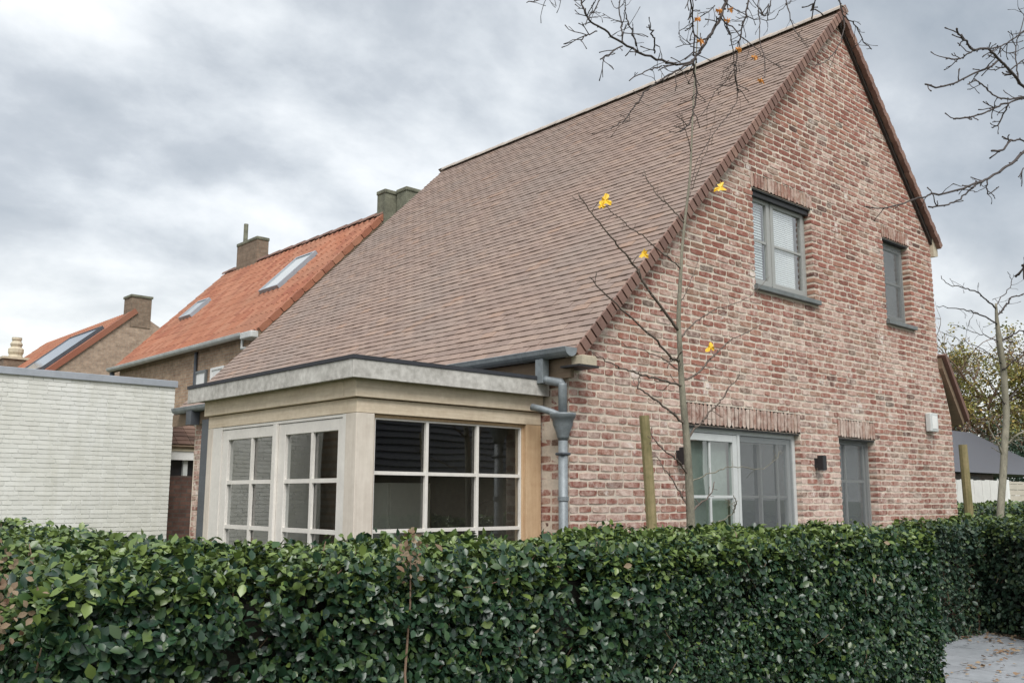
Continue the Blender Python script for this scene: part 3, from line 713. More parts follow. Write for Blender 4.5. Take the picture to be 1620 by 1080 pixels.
# ------------------------------------------------------------------ white painted garage
GY = 9.0; gx1 = .71; gx0 = -6.6; GZ = 3.26
gar = empty('garage', (-2.5, 12, 0), 'low flat roofed outbuilding of white painted brick left of the conservatory', 'garage')
gw = MB(); gw.box(gx0, gx1, GY+.006, GY+6, 0, GZ); gwo = gw.build('wall', M['whitemortar'], gar)
MB().box(gx0-.04, gx1+.03, GY-.03, GY+6.04, GZ-.005, GZ+.095).build('coping', M['coping'], gar, bevel=.006)
wb = [box_unit(.022, .06) for _ in range(8)]; gl_ = []; z = 0.02; row = 0
while z < GZ-.05:
    x = gx1; first = True
    while x > gx0+.03:
        l = (.24 if row % 2 else .12) if first else rr.choice([.24, .24, .24, .12, .18]); first = False
        l = min(l, x-gx0)
        gl_.append((rr.randrange(8), m4((x-l/2, GY-rr.uniform(-.001, .003), z+.025), (l-.001, 0, rr.uniform(-.0015, .0015)), (0, .03, 0), (0, 0, .054))))
        x -= l+.008
    z += .0625; row += 1
pieces('brick', wb, gl_, M['white_piece'], gwo, 300, seen=lambda p: p[2] > 1.5 and p[0] > -2)
sr = []
for i in range(int(5.9/.2)):
    for k in range(int(GZ/.0625)-1): sr.append((k % 8, m4((gx1+.001, GY+.1+i*.2+(k % 2)*.1, .045+k*.0625), (0, .19, 0), (-.03, 0, 0), (0, 0, .053))))
pieces('brick', wb, sr, M['white_piece'], gwo, 0)

# ------------------------------------------------------------------ outbuilding glimpsed between garage and house
ob = empty('outbuilding', (1.6, 9.8, 0), 'dark brick lean-to with a white fascia seen through the gap beside the conservatory', 'shed')
MB().box(.73, 2.6, 9.5, 10.6, 0, 1.95).build('wall', M['darkbrick_x'], ob)
MB().box(.74, 2.6, 9.56, 10.6, 1.951, 2.19).build('window_strip', M['black'], ob)
for x in (1.12,): MB().box(x, x+.07, 9.50, 9.559, 1.951, 2.19).build('post', M['lightgrey'], ob)
MB().box(.73, 2.62, 9.44, 10.6, 2.192, 2.33).build('fascia', M['white'], ob)
MB().box(.73, 2.62, 9.42, 9.46, 2.331, 2.38).build('gutter', M['creamblock'], ob)
rl_ = [];
e2 = Vector((0, .8, .6)).normalized(); n2_ = Vector((0, -.6, .8)).normalized()
for i in range(8):
    for j in range(8):
        rl_.append((j % 4, m4(Vector((.86+j*.22, 9.40, 2.42))+e2*(i*.11)+n2_*.01, (1.27, 0, 0), e2*1.2, n2_)))
MB().slab([(.74, 9.38, 2.40), (2.6, 9.38, 2.40), (2.6, 10.2, 3.0), (.74, 10.2, 3.0)], .04).build('roof', M['soffit'], ob)
pieces('roof_tile', tb, rl_, M['browntile'], ob, 64)
MB().tube([(.95, 9.36, 2.98), (1.35, 9.36, 2.62)], .03, 6).build('verge_board', M['white'], ob)
MB().box(-.3, 2.4, 7.5, 7.6, 0, 1.78).build('x', M['darkbrick_x']) if 0 else None

# ------------------------------------------------------------------ red-roofed neighbour
nh = empty('brick_house', (5, 14, 0), 'neighbouring brown brick house with a bright orange pantile roof and two roof windows', 'house')
EX, EZ, RX, RZ2, NY0, NY1 = 3.12, 4.736, 5.84, 7.50, 11.0, 18.5
sn = (RZ2-EZ)/(RX-EX); nN = Vector((-sn, 0, 1)).normalized(); eN = Vector((1, 0, sn)).normalized()
wv = MB(); wv.box(EX+.08, EX+.3, NY0+.1, NY1-.1, 0, EZ-.02)
wv.build('wall', M['brownbrick_y'], nh)
ge_ = MB(); ge_.prism([(EX+.081, 0), (2*RX-EX-.08, 0), (2*RX-EX-.08, EZ), (RX, RZ2-.1), (EX+.081, EZ)], 'y', NY0+.05, NY0+.35); ge_.prism([(EX+.31, 0), (2*RX-EX-.08, 0), (2*RX-EX-.08, EZ), (RX, RZ2-.1), (EX+.31, EZ)], 'y', NY1-.35, NY1-.05); ge_.build('gable_wall', M['brownbrick_x'], nh)
nr = MB().prism([(EX-.05, EZ-.06), (RX, RZ2-.02), (2*RX-EX+.05, EZ-.06), (2*RX-EX+.05, EZ-.16), (RX, RZ2-.14), (EX-.05, EZ-.16)], 'y', NY0, NY1).build('roof', M['soffit'], nh)
def pantile(wd, ln):
    V, Fq = [], []; n_ = 6
    for j, (y, z0) in enumerate(((0, .014), (ln, .0))):
        for i in range(n_+1):
            t_ = i/n_; V.append(((t_-.5)*wd, y, z0+.042*math.sin(t_*2*math.pi)))
    for i in range(n_+1): V.append((V[i][0], 0, V[i][2]-.03))
    for i in range(n_):
        Fq.append((i, i+1, n_+1+i+1, n_+1+i)); Fq.append((i+1, i, 2*(n_+1)+i, 2*(n_+1)+i+1))
    return np.array(V), np.array(Fq)
pt = []; pb = [pantile(.205, .36)]; Ln = math.hypot(RX-EX+.05, (RX-EX+.05)*sn)
for i in range(int(Ln/.31)+1):
    for j in range(int((NY1-NY0)/.2)):
        y = NY0+.12+j*.2
        o = Vector((EX-.05, y, EZ-.05*sn))+eN*(i*.31)
        pt.append((0, m4(o+nN*.0, (0, -1, 0), eN, nN)))
pieces('roof_tile', pb, pt, M['pantile'], nr, 300)
vg = []
for i in range(int(Ln/.31)+1):
    o = Vector((EX-.05, NY0-.02, EZ-.05*sn))+eN*(i*.31+.15)+nN*.0
    vg.append((i % 8, m4(o, eN*.30, (0, .10, 0), nN*.12)))
pieces('verge_tile', bases, vg, M['pantile'], nr, 300)
rg = [(0, m4((RX, NY0+j*.30, RZ2-.02+(j % 2)*.012), (1.2, 0, 0), (0, 1, 0), (0, 0, 1.3))) for j in range(25)]
pieces('ridge_tile', [rbase], rg, M['verge'], nr, 300)
gg = MB().prism([(x*1.25+EX-.12, z*1.3+EZ-.07) for x, z in prof+inner], 'y', NY0+.5, NY1+.05).build('gutter', M['zinclight'], nh)
MB().box(EX-.20, EX+.05, NY0+.05, NY0+.5, EZ-.19, EZ-.06).build('gutter_box', M['zinclight'], nh, bevel=.02)
MB().tube([(EX-.12, NY0+.52, EZ-.12), (EX-.12, NY0+.55, EZ-.34), (EX+.0, NY0+.25, EZ-.36), (EX+.06, NY0+.12, EZ-.40)], .035, 8).build('downpipe', M['zinclight'], nh, smooth=True)
MB().tube([(EX-.05, NY1+.03, EZ-.10), (EX-.04, NY1+.03, 0)], .06, 8).build('downpipe', M['zincdark'], nh)
MB().tube([(EX+.04, 13.95, EZ-.1), (EX+.04, 13.95, 0)], .035, 8).build('downpipe', M['zincdark'], nh)
for y0, y1, z0, z1 in ((13.42, 13.94, 3.62, 4.19), (12.6, 13.2, 3.80, 4.19)):
    q_ = MB(); t_ = .05
    q_.box(EX+.03, EX+.075, y0, y0+t_, z0, z1); q_.box(EX+.03, EX+.075, y1-t_, y1, z0, z1); q_.box(EX+.03, EX+.075, y0+t_, y1-t_, z0, z0+t_); q_.box(EX+.03, EX+.075, y0+t_, y1-t_, z1-t_, z1)
    wo = q_.build('window', M['winframe_dark'] if y0 > 13.3 else M['white'], nh); MB().box(EX+.05, EX+.06, y0+t_, y1-t_, z0+t_, z1-t_).build('pane', M['white'], wo)
def rooflight(y0, y1, s0, s1, ex, ez, e_, n_, par, lift=.06, mat='skyglass', nm='roof_window'):
    B = Vector((ex, 0, ez))
    def P(y, s_, h): return B+e_*s_+n_*h+Vector((0, y, 0))
    t_ = .045; fr_ = MB()
    for ya, yb, sa, sb_ in ((y0, y0+t_, s0, s1), (y1-t_, y1, s0, s1), (y0+t_, y1-t_, s0, s0+t_), (y0+t_, y1-t_, s1-t_, s1)):
        fr_.slab([P(yb, sa, lift+.05), P(ya, sa, lift+.05), P(ya, sb_, lift+.05), P(yb, sb_, lift+.05)], .10)
    fo = fr_.build(nm, M['coping'] if nm == 'roof_window' else M['zincdark'], par)
    MB().slab([P(y1-t_, s0+t_, lift+.03), P(y0+t_, s0+t_, lift+.03), P(y0+t_, s1-t_, lift+.03), P(y1-t_, s1-t_, lift+.03)], .03).build('pane', M[mat], fo)
k_ = math.hypot(1, sn)
rooflight(12.50, 13.32, (4.25-EX)*k_, (5.13-EX)*k_, EX, EZ, eN, nN, nh)
rooflight(16.72, 17.38, (4.22-EX)*k_, (4.70-EX)*k_, EX, EZ, eN, nN, nh)
def chimney(x0, x1, y0, y1, z0, z1, mat, par, lich=False):
    o = MB().box(x0, x1, y0, y1, z0, z1-.10).build('chimney', mat, par); MB().box(x0-.02, x1+.02, y0-.02, y1+.02, z1-.099, z1-.01).build('chimney_cap', M['lichen'], o, bevel=.02); return o
chimney(RX-.10, RX+.25, 10.93, 11.22, RZ2-.3, 8.02, M['lichen'], nh); chimney(RX+.15, RX+.72, 10.52, 10.86, RZ2-.8, 8.03, M['lichen'], nh)
ch = chimney(RX-.12, RX+.2, 16.55, 17.65, RZ2-.4, 8.15, M['chimbrick'], nh)
MB().tube([(RX, 17.45, 8.1), (RX, 17.45, 8.66)], .06, 8).build('flue', M['lichen'], ch)
# ------------------------------------------------------------------ third house with solar panel
th = empty('brick_house', (5.5, 27, 0), 'distant brick gable house with a solar panel and a broad chimney on its peak', 'house')
TY = 24.0; PX, PZ = 5.55, 7.25; sT = (7.16-5.14)/(5.45-3.15)*1.0
tg = MB(); tg.prism([(1.2, 0), (9.9, 0), (9.9, PZ-4.35*.55), (PX+.45, PZ-.25), (PX, PZ), (PX-.2, PZ-.1), (1.2, PZ-4.35*sT)], 'y', TY, TY+.3); tg.build('gable_wall', M['brownbrick_x'], th)
eT = Vector((1, 0, sT)).normalized(); nT = Vector((-sT, 0, 1)).normalized()
tro = MB().prism([(.9, PZ-(PX-.9)*sT), (PX, PZ), (10.1, PZ-4.55*.55), (10.1, PZ-4.55*.55-.1), (PX, PZ-.12), (.9, PZ-(PX-.9)*sT-.12)], 'y', TY+.301, TY+9).build('roof', M['soffit'], th)
pt = []
for i in range(20):
    for j in range(44): pt.append((0, m4(Vector((.9, TY+.2+j*.2, PZ-(PX-.9)*sT))+eT*(i*.31), (0, -1, 0), eT, nT)))
pieces('roof_tile', pb, pt, M['pantile'], tro, 0)
MB().slab([Vector((.9, TY+.2, PZ-(PX-.9)*sT))+nT*.08, Vector((.9, TY-.06, PZ-(PX-.9)*sT))+nT*.08, Vector((PX, TY-.06, PZ))+nT*.08, Vector((PX, TY+.2, PZ))+nT*.08], .16).build('verge_tiles', M['pantile'], tro)
MB().box(PX-.16, PX+.46, TY-.02, TY+.6, PZ-.5, 7.68).build('chimney', M['chimbrick'], th)
MB().box(PX-.19, PX+.49, TY-.05, TY+.63, 7.681, 7.75).build('chimney_cap', M['lichen'], th)
rooflight(TY+.6, TY+3.6, 3.1, 5.3, .9+0, PZ-(PX-.9)*sT, eT, nT, th, .10, 'solar', 'solar_panel')
rooflight(TY+.5, TY+1.3, 1.35, 2.5, .9, PZ-(PX-.9)*sT, eT, nT, th, .08, 'skyglass'); rooflight(TY+1.9, TY+2.7, 1.4, 2.6, .9, PZ-(PX-.9)*sT, eT, nT, th, .08, 'skyglass')
# far-left chimney stack on its own low house
fh = empty('house', (1.0, 33, 0), 'far house of which only the chimney with a cream pot shows', 'house')
c0 = at(25, 587, 'y', 31.0)
MB().box(c0.x-4, c0.x+2.0, 31.5, 39, 0, c0.z-.4).build('wall', M['brownbrick_x'], fh)
rp_ = MB().prism([(31.2, c0.z-.45), (35.2, c0.z+.1), (39.2, c0.z-.45)], 'x', c0.x-4.2, c0.x+2.2).build('roof', M['darktile'], fh)
cc_ = MB().box(c0.x-.42, c0.x+.42, 31.0, 31.8, c0.z-1, c0.z+.42).build('chimney', M['chimbrick'], fh)
MB().box(c0.x-.47, c0.x+.47, 30.95, 31.85, c0.z+.42, c0.z+.50).build('chimney_cap', M['creamblock'], cc_)
MB().lathe((c0.x+.05, 31.4), [(.26, c0.z+.5), (.22, c0.z+.62), (.26, c0.z+.70), (.26, c0.z+.82), (.17, c0.z+.9), (.21, c0.z+1.0), (.14, c0.z+1.12), (.17, c0.z+1.16), (.17, c0.z+1.24)], 12).build('chimney_pot', M['creamblock'], cc_)

# ------------------------------------------------------------------ brick building left of the garage and bungalow over the road (seen in the glass)
M['lightbrick'] = wallbrick('pale_reddish_brickwork', (.52, .36, .27), (.66, .54, .42), (.66, .60, .50), 'x')
lb = empty('brick_building', (-10, 12, 0), 'plain brown brick building left of the white garage, mirrored in the door panes', 'building')
MB().box(-16, -6.9, 7.6, 15, 0, 4.6).build('wall', M['lightbrick'], lb)
MB().prism([(8.3, 4.55), (11.8, 7.0), (15.3, 4.55)], 'x', -16.3, -6.7).build('roof', M['browntile'], lb)
bgw = empty('bungalow', (12, -20, 0), 'low bungalow with dark tiled roof across the street, mirrored in the conservatory window', 'house')
MB().box(1, 22, -24, -17.6, 0, 2.35).build('wall', M['brownbrick_x'], bgw)
br_ = MB().prism([(-17.1, 2.25), (-20.8, 5.6), (-24.5, 2.25)], 'x', .6, 22.4).build('roof', M['darktile'], bgw)
br2 = MB(); eB = Vector((0, -3.7, 3.35)).normalized(); nB = Vector((0, 3.35, 3.7)).normalized()
for i in range(15):
    p = Vector((.6, -17.1, 2.25))+eB*(i*.33)+nB*.0
    br2.slab([p+nB*.06, p+nB*.06+Vector((21.8, 0, 0)), p+nB*.015+Vector((21.8, 0, 0))+eB*.34, p+nB*.015+eB*.34][::-1], -.03)
br2.build('tile_courses', M['darktile'], bgw)

# ------------------------------------------------------------------ right background: dark roofed house, fences
rh = empty('bungalow', (32, 10, 0), 'low dark roofed building behind the white fence at the right edge', 'house')
p0 = at(1500, 745, 'y', 9.5); p1 = at(1592, 745, 'y', 9.5); pk = at(1512, 682, 'y', 12.5)
MB().box(p0.x-6, p1.x, 10, 16, 0, p0.z-.02).build('wall', M['darkwall'], rh)
rg_ = at(1536, 684, 'y', 13)
MB().prism([(9.5, p0.z), (13, rg_.z), (16.5, p0.z)], 'x', p0.x-6.5, rg_.x).build('roof', M['darktile'], rh)
MB().add([(rg_.x, 9.5, p0.z), (max(p1.x, rg_.x)+.6, 9.5, p0.z), (rg_.x, 13, rg_.z), (rg_.x, 16.5, p0.z), (max(p1.x, rg_.x)+.6, 16.5, p0.z)], [(0, 1, 2), (1, 4, 2), (4, 3, 2)]).build('hipped_roof_end', M['darktile'], rh)
for x in (p0.x+.3, p0.x+2.9): MB().box(x, x+.9, 9.96, 9.999, 1.5, p0.z-.12).build('window', M['black'], rh)
f1 = empty('garden_fence', (25, 7, 0), 'white washed fence of upright boards behind the far hedge', 'fence')
fz = at(1550, 759, 'y', 7.0).z; xa, xb = at(1500, 760, 'y', 7.).x, at(1590, 760, 'y', 7.).x
n_ = int((xb-xa)/.3); me_ = None
for i in range(n_):
    o = MB().box(xa+i*.3, xa+i*.3+.29, 7+(i % 2)*.012, 7.03+(i % 2)*.012, .1, fz+rr.uniform(-.015, .015)).build('board', M['fenceW'], f1)
MB().box(xb-.05, xb+.13, 6.93, 7.1, 0, fz+.04).build('post', M['white'], f1)
f2 = empty('garden_fence', (28, 7, 0), 'beige fence of level planks right of the white boards', 'fence')
for i in range(12): MB().box(xb+.14, xb+9, 7+(i % 2)*.01, 7.03+(i % 2)*.01, .1+i*fz/12, .1+(i+1)*fz/12-.1*(i == 11)-.012).build('plank', M['fenceB'], f2)

# ------------------------------------------------------------------ hedges
def leaf_base(w=.62, fold=.14, curl=.12):
    P = [(0, 0, 0), (-w*.42, .30, fold*.5), (0, .30, -.02), (w*.42, .30, fold*.5), (-w*.5, .62, fold*.55-curl*.3), (0, .64, -curl*.35), (w*.5, .62, fold*.55-curl*.3), (0, 1, -curl)]
    Fq = [(0, 2, 1), (0, 3, 2), (1, 2, 5), (1, 5, 4), (2, 3, 6), (2, 6, 5), (4, 5, 7), (5, 6, 7)]
    return np.array(P), np.array(Fq)
LB = leaf_base()
def leaf_mats(pos, nrm, size, tilt=.7, r=rng):
    """leaf frames: leaf lies roughly square to nrm, pointing up-and-out, with scatter"""
    n = len(pos); nr_ = nrm+r.normal(0, tilt, (n, 3)); nr_ /= np.linalg.norm(nr_, axis=1)[:, None]
    d = np.c_[r.normal(0, .8, n), r.normal(0, .8, n), r.normal(.25, .7, n)]
    d -= (d*nr_).sum(1)[:, None]*nr_; d /= np.linalg.norm(d, axis=1)[:, None]
    x = np.cross(d, nr_); A = np.zeros((n, 4, 4)); A[:, :3, 0] = x*size[:, None]; A[:, :3, 1] = d*size[:, None]; A[:, :3, 2] = nr_*size[:, None]; A[:, :3, 3] = pos; A[:, 3, 3] = 1
    return A
def inst(base, A, young=None):
    V, Fq = base; W = np.einsum('nij,vj->nvi', A[:, :3, :3], V)+A[:, None, :3, 3]; k = len(V)
    return W.reshape(-1, 3), (Fq[None]+(np.arange(len(A))*k)[:, None, None]).reshape(-1, 3), (np.repeat(young, k) if young is not None else None)
def vnoise(p, f, seed):
    """cheap smooth pseudo noise from sines"""
    r2 = np.random.default_rng(seed); s = np.zeros(len(p))
    for i in range(6):
        k = r2.normal(0, 1, 3); k *= f*(1+.5*i)/np.linalg.norm(k); s += np.sin(p@k+r2.uniform(0, 6.28))/(1+.35*i)
    return s/2.6
def hedge(label, lo, hi, nleaf, size, seed, mat='leaf', single=0, topfn=None, group=None, corner=.12, zmin=0.0, faces=('y-', 'z+', 'x-', 'x+', 'y+')):
    lo, hi = np.array(lo, float), np.array(hi, float); r = np.random.default_rng(seed)
    root = empty('hedge', ((lo[0]+hi[0])/2, (lo[1]+hi[1])/2, 0), label, 'hedge', group)
    ext = hi-lo
    area = {'y-': ext[0]*ext[2], 'y+': ext[0]*ext[2]*.35, 'z+': ext[0]*ext[1]*1.25, 'x-': ext[1]*ext[2], 'x+': ext[1]*ext[2]}
    tot = sum(area[f] for f in faces); P, Nn, Y = [], [], []
    for f in faces:
        n = int(nleaf*area[f]/tot); u, v_ = r.random(n), r.random(n); dep = np.abs(r.normal(0, .075, n))
        q = np.zeros((n, 3)); nn = np.zeros((n, 3)); ax = 'xyz'.index(f[0]); sgn = 1 if f[1] == '+' else -1
        o1, o2 = [i for i in range(3) if i != ax]
        q[:, o1] = lo[o1]+u*ext[o1]; q[:, o2] = lo[o2]+v_*ext[o2]
        base_c = hi[ax] if sgn > 0 else lo[ax]
        bump_ = vnoise(q, 16, seed)*.035+vnoise(q, 7, seed+3)*.035+vnoise(q, 2.6, seed+1)*.03
        q[:, ax] = base_c+sgn*(bump_-dep+(r.random(n) < .04)*r.random(n)*.035)
        nn[:, ax] = sgn
        if ax != 2: nn[:, 2] += .45
        P.append(q); Nn.append(nn); Y.append(np.full(n, 1. if f == 'z+' else 0.))
    P = np.concatenate(P); Nn = np.concatenate(Nn); Y = np.concatenate(Y)
    # round off the upper edges
    for ax in (0, 1):
        for sgn, c in ((-1, lo[ax]), (1, hi[ax])):
            d = np.clip(corner-np.abs(P[:, ax]-c), 0, corner)/corner; P[:, 2] -= d**2*corner*.6*(P[:, 2] > hi[2]-.2)
    P[:, 2] += np.where(P[:, 2] > zmin+.5, 1, 0)*(topfn(P) if topfn else 0)*np.clip((P[:, 2]-.5)/(hi[2]-.5), 0, 1)
    # thin out to leave dark gaps between shoots
    keep = (vnoise(P, 17, seed+5)+vnoise(P, 6, seed+6)*.8+r.normal(0, .3, len(P))) > -.55
    P, Nn, Y = P[keep], Nn[keep], Y[keep]
    sz = size*np.clip(r.lognormal(-.12, .30, len(P)), .4, 1.6)*(1+.25*vnoise(P, 3, seed+9))
    A = leaf_mats(P, Nn, sz, .62, r); hgt = np.clip((P[:, 2]-(hi[2]-.16))/.2, 0, 1)
    young = np.clip(Y*.8+hgt*.5+r.normal(0, .25, len(P)), 0, 1)*(r.random(len(P)) < .45+.3*Y)
    young = np.maximum(young, (r.random(len(P)) < .012)*.9)
    if single:
        near = np.argsort(-(sz/np.linalg.norm(P-np.array(CAM), axis=1))*((Nn[:, 1] < 0)*(P[:, 2] > .75)*(P[:, 1] < lo[1]+.02)*((P[:, 0] > CAM.x+.9))*(r.random(len(P)) < .4)))[:single]
        me = np_mesh('leaf', *LB); me.materials.append(M[mat])
        for i in near:
            o = bpy.data.objects.new('leaf', me); C.objects.link(o); parent(o, root); o.matrix_basis = Matrix(A[i].tolist())
        m_ = np.ones(len(A), bool); m_[near] = False; A, young, P = A[m_], young[m_], P[m_]
    V, Fq, yy = inst(LB, A, young); link('foliage', np_mesh('foliage', V, Fq, yy), M[mat], root, 'stuff')
    ct = MB()
    for i in range(int(area['y-']*45+area['z+']*40)):
        q = P[r.integers(len(P))]; d = np.array([r.normal(0, .4), -abs(r.normal(.3, .4)) if q[2] < hi[2]-.1 else r.normal(0, .4), abs(r.normal(.6, .5))]); d /= np.linalg.norm(d)
        a_ = q-d*.07; ct.tube([a_, a_+d*.05+r.normal(0, .006, 3), a_+d*r.uniform(.07, .12)], [.0028, .0024, .002], 4)
    ct.build('clipped_twigs', M['twigbrown'], root, kind='stuff')
    # inner wood
    tw = MB(); ns = int(ext[0]*7)
    for i in range(ns):
        x = lo[0]+.1+(ext[0]-.2)*(i+r.random())/ns; y = lo[1]+r.uniform(.12, max(.13, ext[1]-.12)); pts = [(x, y, 0)]
        for k in range(1, 6): x += r.normal(0, .03); y += r.normal(0, .04); pts.append((x, min(max(y, lo[1]+.06), hi[1]-.06), hi[2]*k/5.4))
        tw.tube(pts, [.012, .011, .009, .007, .005, .003], 4)
    tw.build('stems', M['twigbrown'], root, kind='stuff')
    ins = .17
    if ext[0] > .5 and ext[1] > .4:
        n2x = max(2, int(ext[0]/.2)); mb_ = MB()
        core = MB(); xs_ = np.linspace(lo[0]+ins, hi[0]-ins, n2x)  # solid dark core, added so no light shows through between the leaves
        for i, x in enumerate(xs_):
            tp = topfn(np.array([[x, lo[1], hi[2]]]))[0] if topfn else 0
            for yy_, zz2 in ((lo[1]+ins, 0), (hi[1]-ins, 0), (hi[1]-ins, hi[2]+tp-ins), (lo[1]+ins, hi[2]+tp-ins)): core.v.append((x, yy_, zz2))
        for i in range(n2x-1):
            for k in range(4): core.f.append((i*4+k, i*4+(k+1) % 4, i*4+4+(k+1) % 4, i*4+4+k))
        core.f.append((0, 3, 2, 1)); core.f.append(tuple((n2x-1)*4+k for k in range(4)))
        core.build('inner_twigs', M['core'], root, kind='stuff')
    return root
def top1(P):
    x = P[:, 0]; return np.where(x > -.6, (x+.6)*.0, 0)+np.sin(x*1.7)*.008
H1 = hedge('long clipped glossy evergreen hedge across the foreground', (-4.2, -1.98, 0), (1.62, -1.08, 1.43), 240000, .038, 21, 'leaf', 290, top1)
H2 = hedge('hedge running back from the left end of the front hedge towards the white outbuilding', (-4.4, -.70, 0), (-3.2, 2.1, 1.46), 42000, .042, 5, 'leaf', 0, None)
H3 = hedge('loose dark evergreen bushes planted against the foot of the gable at its right corner', (4.9, -.30, 0), (6.95, .06, 1.40), 17000, .055, 8, 'leaf2', 0, None, corner=.15)
H5 = hedge('loose blue green hedge along the far side of the grey paving', (6.14, -2.6, 0), (7.04, .25, 1.40), 34000, .052, 12, 'leaf2', 0, None, corner=.22)
H5.rotation_euler.z = R(-34)
bsh = empty('shrub', tuple(at(1600, 750, 'y', 13).xy)+(0,), 'grey green shrubbery filling the gap under the autumn tree by the beige fence', 'shrub')
H4 = hedge('bright green hedge top behind the path hedge, below the white fence', (7.3, 1.9, 0), (17, 3.2, 1.52), 26000, .075, 9, 'leaf2', 0, None)
bc = np.array(at(1612, 735, 'y', 13)); nb = 16000; bp = bc+rng.normal(0, 1, (nb, 3))*np.array([2.2, 1.0, .75]); bp[:, 2] = np.abs(bp[:, 2]-.2)+.2; bp = bp[vnoise(bp, 2.2, 31) > -.3]
V, Fq, _ = inst(LB, leaf_mats(bp, np.tile([0, -.4, .8], (len(bp), 1)), rng.uniform(.08, .16, len(bp)), .9)); link('foliage', np_mesh('foliage', V, Fq), M['leaf2'], bsh, 'stuff')
# dead twigs, a bare stem and dead leaves caught in the front hedge
dm = MB(); sx_ = at(648, 960, 'y', -2.0)
dm.tube([(sx_.x+.02, -1.95, .1), (sx_.x-.01, -1.99, .6), (sx_.x+.008, -2.0, .8), (sx_.x-.004, -1.985, 1.0), (sx_.x+.01, -1.99, 1.25), (sx_.x+.03, -1.96, 1.42)], [.007, .006, .006, .005, .004, .002], 6)
parent(dm.build('stem', M['twigbrown']), H1)
for (u, v, n, sp) in ((650, 880, 60, .05), (12, 925, 50, .06), (-2, 985, 30, .05)):
    c_ = np.array(at(u, v, 'y', -2.04)); pp = c_+rng.normal(0, 1, (n, 3))*np.array([sp*.6, .02, sp]); A = leaf_mats(pp, np.tile([0, -1, .3], (n, 1)), rng.uniform(.015, .03, n), .9)
    V, Fq, _ = inst(LB, A); link('dead_twig_clump', np_mesh('dead_twig_clump', V, Fq), M['deadleaf'], H1, 'stuff')
for (u, v) in ((948, 862), (1208, 897), (1382, 922), (1408, 860), (1000, 893), (845, 1000), (640, 905), (1165, 850), (700, 872)):
    c_ = np.array(at(u, v, 'y', -2.06)); A = leaf_mats(c_[None], np.array([[0, -1, .3]]), np.array([.042]), .5)
    V, Fq, _ = inst(LB, A); link('dead_leaf', np_mesh('dead_leaf', V, Fq), M['deadleaf'], H1)

# ------------------------------------------------------------------ trees
def smooth_path(pts, sub=3):
    pts = [Vector(p) for p in pts]; o = []
    for i in range(len(pts)-1):
        p0_, p1_, p2_, p3_ = pts[max(i-1, 0)], pts[i], pts[i+1], pts[min(i+2, len(pts)-1)]
        for k in range(sub):
            t_ = k/sub; o.append(.5*((2*p1_)+(p2_-p0_)*t_+(2*p0_-5*p1_+4*p2_-p3_)*t_*t_+(3*p1_-p0_-3*p2_+p3_)*t_**3))
    return o+[pts[-1]]
def branch(pix, y0, r0, r1, par, mat, seed, spread=.3, twigs=0, buds=True, tw_len=.18, ax='y', jit=.004):
    """a traced branch: it leaves its plane little by little so that it has depth"""
    r = random.Random(seed); dy = r.uniform(-spread, spread); n = len(pix)
    P = [at(u, v, ax, y0+dy*(i/max(1, n-1))) for i, (u, v) in enumerate(pix)]
    P = smooth_path(P, 4); P = [p+Vector((r.gauss(0, jit), r.gauss(0, jit), r.gauss(0, jit))) if 0 < i < len(P)-1 else p for i, p in enumerate(P)]
    m_ = MB(); L = len(P); rad = [r0+(r1-r0)*(i/(L-1))**.8 for i in range(L)]
    m_.tube(P, rad, 6)
    for i in range(2, L-1):
        if buds and r.random() < .55:
            b_ = P[i]+Vector((r.uniform(-1, 1), r.uniform(-1, 1), r.uniform(-1, 1))).normalized()*rad[i]*.8; m_.tube([b_, b_+(P[i+1]-P[i]).normalized()*.008+(b_-P[i])*1.5], [rad[i]*.9, rad[i]*.35], 5)
    if twigs:
        for _ in range(twigs):
            i = r.randrange(1, L-1); d = (P[min(i+1, L-1)]-P[i-1]).normalized(); s_ = Vector((r.gauss(0, 1), r.gauss(0, 1), r.gauss(0, 1))); s_ = (s_-d*s_.dot(d)).normalized()
            ln = tw_len*r.uniform(.3, 1.1); q = P[i]; pts = [q]; dd = (d*.6+s_*.8).normalized()
            for k in range(4):
                dd = (dd+Vector((r.gauss(0, .22), r.gauss(0, .22), r.gauss(0, .22)))).normalized(); q = q+dd*ln/4; pts.append(q)
            rr0 = max(r1*.8, rad[i]*.4); m_.tube(pts, [rr0, rr0*.9, rr0*.8, rr0*.7, rr0*1.1], 4)
            if r.random() < .5:
                e_ = pts[2]; m_.tube([e_, e_+(dd+s_*.8).normalized()*ln*.35], [rr0*.8, rr0*.6], 4)
    return m_.build('branch', mat, par, smooth=True)
def lobed_leaf(c, size, mat, par, seed, nrm=(-.6, -.7, .2)):
    r = random.Random(seed); n = Vector(nrm).normalized(); x = n.orthogonal().normalized(); y = n.cross(x); a0 = r.uniform(0, 6.28)
    m_ = MB(); k = 20; m_.v.append(tuple(c+n*.008))
    for i in range(k):
        a = a0+2*math.pi*i/k; lob = abs(math.cos(a*1.5+.3))**.6; rad = size*(.22+.32*lob)*r.uniform(.7, 1.15)
        m_.v.append(tuple(c+(x*math.cos(a)+y*math.sin(a)*.8)*rad+n*(r.uniform(-.012, .012)+.25*rad*math.sin(a*2))))
    for i in range(k): m_.f.append((0, 1+i, 1+(i+1) % k))
    m_.tube([c, c+Vector((0, 0, size*.5))], .0015, 4)
    return m_.build('leaf', mat, par)
SY = -.85
def T(px_, base_u, base_v, sc): return [(base_u+x/sc, base_v+y/sc) for x, y in px_]
sap = empty('young_tree', tuple(at(1097, 830, 'y', SY).xy)+(0,), 'slender bare young tree with a few yellow leaves behind the front hedge', 'tree')
